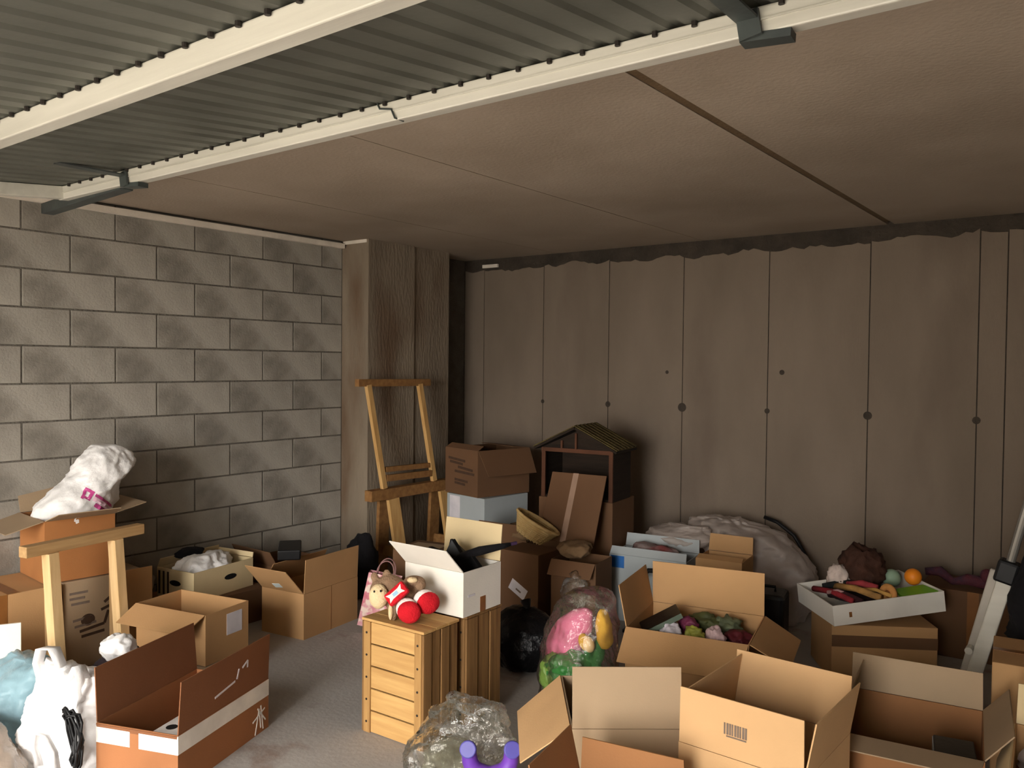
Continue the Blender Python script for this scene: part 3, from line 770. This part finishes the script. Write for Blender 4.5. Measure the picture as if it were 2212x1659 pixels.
# --- nativity-style wooden hut
t = thing('wooden_hut', 'small dark wooden hut with a gabled roof and open front against the back wall', 'toy hut', (-2.85, 4.58, .692), 7)
M_HUT = mat('dark_hut_wood', (46, 34, 24), (32, 23, 16), 4, 7, .9, .3, 40, (1, 1, 12))
M_HUT2 = mat('reddish_hut_wood', (92, 58, 40), (70, 44, 30), 4, 7, .9, .2, 40)
M_MOSS = mat('straw_roof', (92, 80, 44), (66, 54, 30), 12, 7, .95, .8, 50)
l, w, h = .25, .14, .32
MB().span((-l, -w, 0), (l, w, .012)).build('base', M_HUT, t)
MB().span((-l, w - .012, .012), (l, w, h)).build('back_wall', M_HUT, t)
MB().span((l - .012, -w, .012), (l, w - .012, h)).build('side_wall', M_HUT, t)
MB().span((-l, -w, .012), (-l + .012, w - .012, h)).build('side_wall', M_HUT, t)
for px in (-l + .014, l - .014): MB().span((px - .013, -w - .012, 0), (px + .013, -w, h)).build('post', M_HUT2, t)
MB().span((-l, -w - .014, h - .025), (l, -w, h)).build('lintel', M_HUT2, t)
MB().slab([(-l, -w - .004, h), (l, -w - .004, h), (0, -w - .004, h + .115)], (0, 1, 0), .012).build('gable', M_HUT, t)
for sgn in (-1, 1):
    P = [(sgn * (l + .035), -w - .05, h - .012), (sgn * (l + .035), w + .01, h - .012), (0, w + .01, h + .128), (0, -w - .05, h + .128)]
    rf = MB().slab(P, (sgn * .4, 0, 1), .014).build('roof', M_HUT, t)
    for k in range(12):
        a = k / 12
        y_ = -w - .05 + a * (2 * w + .06)
        MB().slab([(sgn * (l + .04), y_ + .002, h + .004), (sgn * (l + .04), y_ + .026, h + .004), (0, y_ + .026, h + .145), (0, y_ + .002, h + .145)], (sgn * .4, 0, 1), .006 + .004 * (k % 2)).build('straw_strip', M_MOSS, rf)
MB().bar((-.1, -w - .02, h + .002), (-.1, -w - .02, h + .05), .012, .012, (1, 0, 0)).build('strut', M_HUT2, t)
MB().bar((0, -w - .02, h), (0, -w - .02, h + .1), .012, .012, (1, 0, 0)).build('strut', M_HUT2, t)

t = carton('cardboard_sheet', 'brown cardboard panel with a strip of clear tape leaning in front of the hut', -2.77, 4.22, .46, 6, .38, .010, .44, K_DRK, {}, top='closed', tilt=(-24, 0)); t['category'] = 'cardboard'  # panel colour darkened for the shade behind the crates
decal(face(t, 'f'), 'clear_tape', mat('clear_tape', (170, 140, 120), None, 9, 2, .25, 0), .40, .50, 0, 1, t); done(t)
# wicker basket
t = thing('wicker_basket', 'pale oval wicker basket tipped on its side on the pile in front of the hut', 'basket', (-2.92, 4.045, .50), 37, tilt=(4, 30))
M_WICK = mat('wicker', (206, 178, 124), (184, 152, 98), 18, 4, .8, .4, 90)
mb = MB()
for k in range(9):
    q = k / 8; rr = (.085 + .055 * q, .06 + .04 * q)
    mb.tube([(rr[0] * math.cos(a), rr[1] * math.sin(a), .01 + .095 * q) for a in [i * 2 * math.pi / 28 for i in range(29)]], .0065, 6, cap=False)
mb.build('weave', M_WICK, t, smooth=True)
mb = MB()
for k in range(22):
    a = k * 2 * math.pi / 22
    mb.tube([(.082 * math.cos(a), .058 * math.sin(a), .0), (.112 * math.cos(a), .08 * math.sin(a), .05), (.142 * math.cos(a), .102 * math.sin(a), .112)], .0045, 6)
mb.build('stakes', M_WICK, t, smooth=True)
MB().tube([(.143 * math.cos(a), .103 * math.sin(a), .112) for a in [i * 2 * math.pi / 30 for i in range(31)]], .010, 8, cap=False).build('rim', M_WICK, t, smooth=True)
MB().ell((0, 0, .006), (.083, .06, .006), 20).build('base', M_WICK, t)

t = carton('cardboard_box', 'tall brown cardboard box with a tilted white sticker on the floor by the crates', -2.92, 4.06, 0, 0, .29, .24, .43, K_DRK, {}, top='closed')  # shade of the pile put into this box's darker card
decal(face(t, 'f'), 'sticker', M_LABEL, .28, .72, .40, .56, t, -28); decal(face(t, 'f'), 'sticker_print', M_INK, .44, .58, .45, .475, t, -28, .0018)
decal(face(t, 'f'), 'panel_seam', K_DRK, 0, 1, .62, .628, t); done(t)
t = carton('cardboard_box', 'dark brown box beside the stickered tall box with plastic wrap hanging on it', -2.575, 4.10, 0, 8, .28, .24, .42, K_DRK, {'f': (.1, 140)}); done(t)
tag(heap('plastic_wrap', (-2.52, 3.94, .26), (.08, .035, .10), F_CLEAR, None, 61, .4, 12, 4), 'clear plastic wrap on the front of the dark box near the pile', 'wrap')
tag(heap('crumpled_paper', (-2.61, 4.09, .465), (.09, .08, .045), mat('brown_paper', (124, 98, 70), (100, 76, 52), 8, 5, .9, .3, 30), None, 63, .5, 12, 4), 'crumpled brown paper on the dark box below the wicker basket', 'paper')
tag(heap('crumpled_paper', (-3.22, 4.40, .435), (.12, .09, .05), mat('brown_paper', (124, 98, 70)), None, 65, .5, 10, 4), 'crumpled brown paper to the left of the wicker basket', 'paper')
t = carton('cardboard_box', 'dark cardboard box behind the stickered tall box, left of the hut stack', -3.33, 4.50, 0, 4, .36, .36, .37, K_DRK, {'f': (.14, 20), 'r': (.1, -40)}); done(t)
t = thing('black_bag', 'black bin bag slumped on the floor between the wooden crates and the pink toy', 'bag', (-2.50, 3.42, 0))
heap('body', (0, 0, .13), (.20, .17, .15), F_BLACK, t, 71, .25, 8, 4, .85)
MB().tube([(0, 0, .25), (.02, .01, .29), (.0, .02, .33)], [.03, .015, .03], 10).build('knot', F_BLACK, t, smooth=True)

# ================================================================== things: right side
t = carton('white_carton', 'white carton with a blue printed corner against the back wall', -2.33, 4.54, 0, 8, .48, .27, .40, K_BWH, {'f': (.05, -30), 'b': (.08, 10)})
decal(face(t, 'f'), 'blue_print', mat('blue_print', (40, 104, 176), None, 8, 2, .6, 0), .02, .2, .80, .98, t); decal(face(t, 'f'), 'grey_print', M_INK, .3, .44, .3, .62, t); done(t)
tag(heap('clothes', (-2.34, 4.55, .39), (.15, .08, .06), mat('grey_red_cloth', (150, 140, 136), (116, 60, 58), 9, 5, .95, .3, 40), None, 81, .5, 12, 4), 'heap of grey and dark red cloth in the white carton', 'clothes')
t = thing('curved_handgrip', 'hooked black cane standing in front of the white carton', 'handgrip', (-2.18, 4.26, .0), 10)  # curved black plastic handle, set upright on a foot
MB().tube([(-.12, 0, .0), (-.115, 0, .25), (-.10, 0, .32), (-.04, 0, .37), (.03, 0, .375), (.075, 0, .35), (.085, 0, .3)], [.010, .010, .012, .014, .014, .012, .009], 10).build('grip', M_BLACK, t, smooth=True)
MB().box((-.12, 0, .01), (.12, .08, .02)).build('foot', M_BLACK, t, bevel=.003)
t = carton('cardboard_box', 'small tan cardboard box beside the white carton, under the plastic sheeting', -1.915, 4.62, 0, 6, .27, .24, .43, K_TAN, {'b': (.1, 10), 'f': (.05, -70)}); done(t)
tag(sack('plastic_sheet', [(-1.84, 5.06, 0, .24, .19), (-1.83, 5.06, .15, .28, .20), (-1.86, 5.06, .32, .31, .20), (-1.96, 5.06, .43, .32, .18), (-2.05, 5.06, .52, .26, .13), (-2.09, 5.06, .56, .12, .06), (-2.09, 5.06, .57, .02, .02)], F_WHITE2, amp=.07, fr=5, seed=84, seg=90, rows=60, gather=.014),
    'big heap of translucent plastic sheeting against the back wall', 'plastic sheeting')
tag(sack('plastic_sheet', [(-2.30, 4.80, .42, .14, .08), (-2.30, 4.80, .46, .20, .10), (-2.28, 4.82, .50, .18, .09), (-2.24, 4.84, .54, .10, .04)], F_WHITE2, amp=.05, fr=8, seed=88), 'smaller fold of translucent plastic lying over the white carton', 'plastic sheeting')
tag(MB().tube([(-1.93, 5.30, .565), (-1.84, 5.30, .54), (-1.73, 5.29, .47), (-1.64, 5.28, .34), (-1.60, 5.27, .18), (-1.60, 5.26, .012)], .012, 10).build('black_hoop', M_BLACK, smooth=True), 'thin black hoop curving round the right edge of the plastic sheeting', 'hoop')
t = thing('dark_suitcase', 'dark upright case standing behind the toy box', 'case', (-1.58, 4.38, 0), 10)
MB().box((0, 0, .17), (.22, .2, .34)).build('shell', M_BLACK, t, bevel=.02); MB().tube([(-.05, 0, .335), (-.05, 0, .365), (.05, 0, .365), (.05, 0, .335)], .008, 8).build('handle', M_BLACK, t, smooth=True)

# --- toy box
t = carton('cardboard_box', 'large open cardboard box of toys with a tall rear flap and a folded-out front flap', -1.565, 3.47, 0, 12, .53, .44, .395, K_TAN,
           {'b': (.20, -3, .002), 'f': (.19, 122, .012), 'l': (.18, 12, .006), 'r': (.18, 118, .02)}, mf=K_TAN); done(t)
toys = [('toy_block', 'white and purple plastic toy in the toy box', (-1.64, 3.36, .36), (.04, .035, .035), (214, 206, 214)), ('toy_block', 'magenta toy lump in the toy box', (-1.595, 3.45, .375), (.035, .03, .03), (130, 50, 84)),
        ('toy_block', 'yellow-green toy near the middle of the toy box', (-1.535, 3.37, .36), (.04, .03, .035), (150, 150, 60)), ('toy_block', 'pale pink toy in the middle of the toy box', (-1.445, 3.40, .36), (.035, .03, .04), (206, 176, 176)),
        ('toy_block', 'olive green soft toy in the toy box', (-1.56, 3.55, .37), (.065, .04, .035), (84, 88, 50)), ('toy_block', 'dark red toy at the right of the toy box', (-1.375, 3.49, .345), (.055, .05, .03), (96, 30, 38)),
        ('toy_block', 'grey-green soft toy at the back of the toy box', (-1.46, 3.57, .37), (.055, .05, .035), (104, 112, 84))]
for i, (nm, lb, c_, r_, col) in enumerate(toys):
    tag(heap(nm, c_, r_, mat('toy_%d' % i, col, tuple(int(v * .7) for v in col), 20, 4, .6, .1, 40), None, 100 + i, .75, 26, 4), lb, 'toy', 'toys in the large open box')
t = thing('toy_board', 'dark board with a greenish edge sticking out of the toy box', 'board', (-1.70, 3.40, .375), 35, tilt=(0, -28))
MB().box((0, 0, .02), (.19, .15, .02)).build('panel', M_BLACK, t, bevel=.003); MB().box((0, -.076, .02), (.19, .004, .022)).build('edge', mat('green_edge', (96, 110, 96), None, 9, 2, .5, 0), t)
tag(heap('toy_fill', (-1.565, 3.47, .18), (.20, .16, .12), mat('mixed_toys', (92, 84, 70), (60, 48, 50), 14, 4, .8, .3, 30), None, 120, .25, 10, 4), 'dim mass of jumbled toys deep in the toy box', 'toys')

# --- pink, yellow and green toys in a clear bag
tag(sack('plush_toy', [(-2.04, 3.12, .10, .03, .03), (-2.06, 3.12, .17, .07, .05), (-2.05, 3.12, .27, .085, .06), (-2.01, 3.13, .36, .085, .06), (-1.97, 3.14, .43, .05, .045), (-1.95, 3.14, .46, .01, .01)], mat('pink_satin', (222, 120, 152), (206, 104, 138), 8, 4, .6, .1, 30), amp=.018, fr=9, seed=131), 'bright pink cushion-like toy in the clear bag', 'toy')
t = thing('doll', 'small doll with a cream face and yellow dress in the clear bag', 'doll', (-1.91, 3.10, .088), 37)
M_DY = mat('yellow_cloth', (220, 172, 60), (196, 146, 44), 12, 4, .85, .2, 60)
mb = MB(); mb.ell((.02, .02, .10), (.045, .03, .10)); mb.ell((.05, .02, .19), (.03, .025, .06)); mb.ell((.0, 0, .2), (.02, .02, .04))
merged('body', mb, mat('green_cloth', (54, 120, 58), (40, 96, 46), 12, 4, .9, .3, 50), t, .008, 3)
MB().ell((.0, -.02, .235), (.026, .024, .038), 14, Matrix.Rotation(R(-20), 3, 'Y')).build('face', mat('doll_skin', (244, 208, 152), None, 12, 2, .6, 0), t, smooth=True)
MB().ell((-.016, -.008, .24), (.026, .024, .04), 14, Matrix.Rotation(R(-20), 3, 'Y')).build('hair', M_DY, t, smooth=True)
sack('sleeve', [(.075, .01, .21, .02, .02), (.078, .01, .235, .032, .028), (.072, .01, .29, .036, .03), (.066, .01, .35, .028, .024), (.064, .01, .38, .01, .01)], M_DY, t, amp=.008, fr=14, seed=4, seg=30, rows=20)
tag(heap('green_cellophane', (-1.97, 3.06, .19), (.10, .08, .075), F_GREEN, None, 135, .5, 12, 4), 'crinkled bright green cellophane under the pink toy', 'wrap')
tag(heap('light_green_cellophane', (-2.06, 3.05, .16), (.05, .05, .08), F_LGREEN, None, 136, .5, 14, 4), 'light green cellophane at the lower left of the pink toy', 'wrap')
tag(heap('green_plush', (-1.86, 3.03, .15), (.11, .05, .035), mat('dark_green_plush', (34, 98, 40), (24, 70, 28), 16, 4, .95, .4, 60), None, 137, .5, 14, 4), 'dark green soft strip beside the green cellophane', 'soft toy')
tag(sack('plastic_bag', [(-1.98, 3.12, 0.0, .15, .13), (-1.98, 3.12, .1, .17, .14), (-1.97, 3.13, .3, .17, .13), (-1.95, 3.15, .45, .14, .10), (-1.92, 3.17, .52, .10, .06), (-1.90, 3.18, .545, .03, .02)], F_CLEAR, amp=.03, fr=8, seed=140), 'clear plastic bag around the pink toy and the doll', 'bag')
t = carton('cardboard_box', 'low dark box hidden under the pink toy and green cellophane', -1.98, 3.08, 0, 25, .26, .22, .085, K_DRK, {}, top='closed'); decal(face(t, 'f'), 'tape', M_BTAPE, .4, .55, 0, 1, t); done(t)

# --- box and white tray with toys at the right
t = carton('cardboard_box', 'tan cardboard box with a paler band carrying the tilted white tray', -1.06, 4.47, 0, 31.7, .50, .38, .285, K_TAN, {}, top='closed')
decal(face(t, 'f'), 'printed_band', K_DRK, 0, 1, .62, .82, t); done(t)
tr = carton('white_tray', 'shallow white cardboard tray of toys tilted on the tan box by the back wall', -1.075, 4.475, .325, 41, .565, .42, .10, K_WHT, {}, tilt=(0, -7))
tr['category'] = 'tray'; decal(face(tr, 'f'), 'red_stain', M_BTAPE, .14, .165, .35, .6, tr); done(tr)
def intray(u, v, z):
    c_, s_ = math.cos(R(41)), math.sin(R(41)); return (-1.075 + c_ * u - s_ * v, 4.475 + s_ * u + c_ * v, .325 + z + math.tan(R(7)) * u)
def toyheap(nm, lb, uvz, r_, col, seed, cat='toy', amp=.4, fr=16, sub=3, rough=.85):
    return tag(heap(nm, intray(*uvz), r_, mat(nm + '_col%d' % seed, col, tuple(int(v * .75) for v in col), 16, 4, rough, .2, 60), None, seed, amp, fr, sub), lb, cat)
toyheap('plush_toy', 'dark brown shaggy plush at the back of the white tray', (.02, .125, .15), (.10, .09, .115), (70, 42, 30), 151, 'soft toy', .5, 24, 4)
toyheap('white_plush', 'white fluffy plush beside the shaggy brown one', (-.105, .12, .115), (.05, .045, .07), (214, 196, 186), 152, 'soft toy', .6, 26, 4)
tag(MB().ell(intray(.15, .06, .11), (.046, .046, .046), 20, None, 14).build('ball', mat('pale_green_rubber', (150, 176, 150), None, 8, 2, .5, 0), smooth=True), 'pale green ball in the white tray', 'ball')
tag(MB().ell(intray(.225, -.01, .125), (.042, .042, .042), 20, None, 14).build('ball', mat('orange_rubber', (236, 136, 30), None, 8, 2, .5, 0), smooth=True), 'orange ball at the right end of the white tray', 'ball')
tag(MB().slab([intray(.075, -.185, .08), intray(.255, -.185, .085), intray(.255, -.05, .08), intray(.11, -.03, .07)], (0, 0, 1), .012).build('green_playboard', mat('bright_green_plastic', (124, 190, 50), None, 8, 2, .5, 0)), 'bright green plastic panel under the orange ball', 'panel')
t = thing('toy_ring', 'small tan plush ring standing beside the green panel', 'toy', intray(.025, -.14, .10), 60)
MB().tube([(0, .034 * math.cos(a), .034 * math.sin(a)) for a in [i * 2 * math.pi / 18 for i in range(19)]], .017, 8, cap=False).build('ring', mat('tan_plush', (196, 138, 78), None, 14, 3, .95, .3, 80), t, smooth=True)
MB().ell((0, 0, 0), (.008, .02, .02), 12).build('centre', mat('brown_plush2', (120, 74, 34), None, 14, 3, .95, .3, 80), t, smooth=True)
for i, (a, b, w_, col, lb) in enumerate([((-.24, .12, .09), (-.16, -.15, .09), .03, (150, 40, 48), 'dark red strip along the left side of the white tray'), ((-.15, .10, .10), (-.03, -.17, .095), .035, (190, 142, 80), 'tan cloth strip across the white tray'),
      ((-.09, .05, .11), (.0, -.08, .115), .035, (176, 64, 70), 'red cloth strip in the middle of the white tray'), ((-.06, -.02, .10), (.02, -.18, .10), .02, (206, 158, 84), 'second tan strip next to the plush ring'),
      ((-.2, .10, .10), (-.0, .05, .10), .035, (34, 34, 34), 'black strap with grey marks behind the strips in the tray'), ((-.2, .02, .085), (-.12, -.16, .08), .04, (58, 26, 30), 'very dark red cloth in the tray corner'), ((-.22, .0, .1), (-.15, -.08, .1), .02, (196, 150, 150), 'pale pink scrap near the dark red strip')]):
    tag(MB().tube([intray(*a), intray(*[(a[k] + b[k]) / 2 + (.015 if k == 2 else 0) for k in range(3)]), intray(*b)], w_ / 2, 8).build('cloth_strip', mat('strip_%d' % i, col, tuple(int(v * .75) for v in col), 16, 4, .9, .3, 60), smooth=True), lb, 'cloth strip', 'strips in the white tray')
tag(heap('tray_fill', intray(0, 0, .04), (.18, .12, .02), mat('dark_fill', (52, 34, 34), (34, 24, 26), 14, 3, .95, .3, 40), None, 160, .3, 12, 4), 'dark cloth lining the bottom of the white tray', 'cloth')
t = thing('garland', 'dark red and purple garland stretched behind the white tray', 'garland', (-.70, 5.04, .02), 0)
M_GAR = mat('dark_red_tinsel', (92, 40, 46), (60, 44, 58), 20, 4, .9, .5, 60)
mb = MB(); gp = [(-.22 + .07 * k, .02 * math.sin(k * 1.7), .40 + .02 * math.sin(k * 2.3) - .006 * k) for k in range(8)]
mb.tube(gp, [.02, .028, .02, .03, .034, .024, .016, .008], 10); mb.build('tinsel', M_GAR, t, smooth=True)
MB().ell((.08, 0, .42), (.035, .03, .04), 12).build('bow', M_GAR, t, smooth=True)
t = carton('cardboard_box', 'grey-brown box on the floor by the back wall under the garland', -.66, 5.12, 0, 2, .54, .36, .365, K_DRK, {}, top='closed'); decal(face(t, 'f'), 'tape', M_BTAPE, .42, .52, 0, 1, t); done(t)

# --- white post of a folding stand, right edge
t = thing('folding_stand', 'white leaning post with a black joint and grey upper tube at the right edge', 'stand', (-.592, 4.15, 0), 0)
MB().bar((0, 0, .03), (.150, .0, .63), .062, .03, (0, 1, 0)).build('post', M_WPAINT, t, bevel=.006)
MB().bar((-.03, .05, .05), (.11, .05, .66), .045, .025, (0, 1, 0)).build('rear_post', mat('grey_white_post', (176, 168, 156), None, 8, 3, .5, 0), t, bevel=.006)
MB().box((.155, .02, .665), (.085, .08, .10), Matrix.Rotation(R(14), 3, 'Y')).build('joint', M_BLACK, t, bevel=.012)
MB().cyl((.165, .02, .70), (.32, .02, 1.40), .018, 12).build('upper_tube', mat('grey_tube', (150, 146, 140), None, 8, 2, .35, 0, metal=.5), t)
MB().ell((.0, 0, .02), (.045, .03, .02), 14).build('foot', M_WPAINT, t, smooth=True)
MB().cyl((.02, -.03, .30), (.02, .02, .30), .016, 12).build('knob', M_WPAINT, t)
t = thing('dark_jacket', 'dark jacket hanging from the stand at the right edge', 'jacket', (-.30, 4.12, .0))
sack('cloth', [(0, 0, .35, .11, .07), (0, 0, .5, .12, .08), (.02, 0, .7, .10, .07), (.05, 0, .88, .07, .05), (.07, 0, .98, .03, .03)], M_BLACKC, t, amp=.03, fr=9, seed=171)
MB().slab([(-.02, -.095, .70), (.06, -.085, .74), (.06, -.085, .80), (-.0, -.09, .78)], (0, -1, 0), .006).build('grey_patch', mat('grey_lilac_cloth', (150, 140, 156), None, 9, 2, .9, 0), t)

# --- foreground boxes, right
t = carton('cardboard_box', 'brightly lit open tan box with raised flaps and a grey barcode in the right foreground', -.873, 2.44, 0, -2, .376, .39, .43, K_TAN2,
           {'f': (.165, 0, .004), 'b': (.17, 6, .002), 'l': (.165, -8, .004), 'r': (.165, 10, .004)})
fr = flap_frame(t, 'f', .165, 0)
for k in range(9): decal(fr, 'barcode_bar', M_INK, .38 + .021 * k, .38 + .021 * k + (.016 if k % 3 else .012), .40 - .012 * k * .0, .60, t)
decal(fr, 'barcode_digits', M_INK, .40, .56, .36, .385, t); done(t)

t = carton('cardboard_box', 'open grey-brown box with one flap folded to the left, in front of the toy box', -1.40, 2.465, 0, 38, .35, .45, .40, K_GRY,
           {'l': (.20, 128, .03), 'f': (.19, -6, .002)}); done(t)
t.children[1].data.materials[0] = K_TAN2  # paler card on the left flap so it looks brightly lit
M_STEEL = mat('shiny_steel', (210, 205, 190), None, 8, 2, .12, 0, metal=1)
t = thing('metal_pot', 'shiny dark pot inside the open grey-brown box', 'pot', (-1.422, 2.372, .20), 0)
MB().cyl((0, 0, 0), (0, 0, .10), .078, 24).build('body', mat('dark_metal', (60, 52, 50), None, 8, 2, .2, 0, metal=.7), t, bevel=.006)
MB().ell((.03, -.02, .11), (.03, .03, .012), 14).build('lid_knob', M_STEEL, t, smooth=True)
t = thing('glazed_lid', 'brown glazed lid tucked at the back of the open grey-brown box', 'lid', (-1.535, 2.524, .24), 38)  # only a loose lid with its knob, no dish below
MB().ell((0, 0, .05), (.075, .065, .05), 20).build('dome', mat('brown_glaze', (74, 50, 44), None, 8, 2, .2, 0), t, smooth=True); MB().ell((0, 0, .10), (.02, .02, .015), 10).build('knob', M_STEEL, t, smooth=True)

t = carton('cardboard_box', 'open tan box at the bottom edge with its flap pointing at the camera', -1.10, 1.93, 0, 10, .32, .30, .34, K_BRN,
           {'l': (.15, 12, .01), 'b': (.12, -4, .01), 'r': (.14, 60), 'f': (.15, 150)}); done(t)
tag(heap('foil_bag', (-1.13, 1.90, .24), (.10, .09, .08), film('silver_foil', (196, 182, 168), 1, .4, .15, 0, 30, .8), None, 181, .4, 12, 4), 'crumpled silvery foil bag in the open box at the bottom edge', 'bag')
t = carton('cardboard_box', 'closed tan box on the floor just behind the bright barcode box and left of it', -1.17, 2.92, 0, 10, .34, .30, .30, K_TAN, {}, top='closed'); decal(face(t, 't'), 'tape', M_BTAPE, 0, 1, .44, .56, t); done(t)

# --- clear bag and purple toy
t = tag(sack('plastic_bag', [(-1.97, 2.28, 0, .15, .12), (-1.97, 2.28, .06, .18, .13), (-1.965, 2.29, .15, .18, .12), (-1.94, 2.31, .22, .165, .08), (-1.90, 2.32, .27, .15, .045), (-1.90, 2.32, .305, .13, .015)], F_CLEAR, amp=.07, fr=6, seed=191, seg=80, rows=60), 'clear crinkled plastic bag on the floor in front of the wooden crate', 'bag')
tag(heap('wrapping', (-1.99, 2.28, .08), (.10, .08, .07), film('olive_film', (150, 146, 116), .55, .3, .15, .4, 30, .9), None, 193, .5, 12, 4), 'olive translucent wrapping inside the clear bag', 'wrap')
t = thing('purple_toy', 'purple plastic toy with two round horns beside the clear bag', 'toy', (-1.745, 2.205, 0.0), 37)
M_PUR = mat('purple_plastic', (112, 66, 170), (92, 50, 150), 8, 3, .45, .05, 30)
mb = MB(); mb.tube([(-.075, 0, .235), (-.07, 0, .185), (-.055, 0, .15), (0, 0, .125), (.055, 0, .15), (.07, 0, .185), (.075, 0, .235)], [.026, .028, .034, .04, .034, .028, .026], 14)
mb.ell((0, 0, .07), (.075, .05, .07)); merged('body', mb, M_PUR, t, .006, 4)
for sx in (-1, 1): MB().cyl((sx * .074, -.012, .232), (sx * .076, -.034, .24), .029, 18).build('disc', mat('blue_violet_plastic', (84, 78, 160), None, 8, 2, .4, 0), t, bevel=.004)

# --- boxes along the right edge
t = carton('cardboard_box', 'open dark tan box with taped walls behind the bright barcode box', -.60, 3.10, 0, 8, .44, .44, .33, K_BRN, {'b': (.13, 5, .004), 'r': (.12, 40), 'f': (.12, 92, .02), 'l': (.12, -20)}, mf=K_GRY)
decal(face(t, 'b'), 'tape', M_BTAPE, .4, .55, 0, 1, t); done(t)
t = thing('black_box', 'small black box with a grey side in the open dark tan box', 'box', (-.45, 3.0, .20), 12); MB().box((0, 0, .06), (.12, .14, .12)).build('body', M_BLACK, t, bevel=.004); MB().box((-.0615, 0, .06), (.002, .13, .11)).build('grey_side', K_BWH, t)
t = carton('cardboard_box', 'tan box at the right edge next to the white post', -.20, 3.72, 0, 6, .46, .36, .46, K_TAN, {}, top='closed'); decal(face(t, 't'), 'tape', M_BTAPE, 0, 1, .44, .54, t); done(t)
t = carton('cardboard_box', 'open tan box at the lower right corner with a pale front flap', -.06, 2.94, 0, 4, .44, .38, .40, K_TAN, {'f': (.13, 100, .01), 'l': (.13, 160, .02), 'b': (.13, 0), 'r': (.13, 60)}, mf=K_CRM); done(t)
tag(heap('white_cloth', (-.09, 2.98, .34), (.15, .12, .08), mat('white_cloth', (206, 196, 190), (180, 170, 166), 8, 4, .95, .3, 40), None, 201, .4, 9, 4), 'white cloth in the open box at the lower right corner', 'cloth')
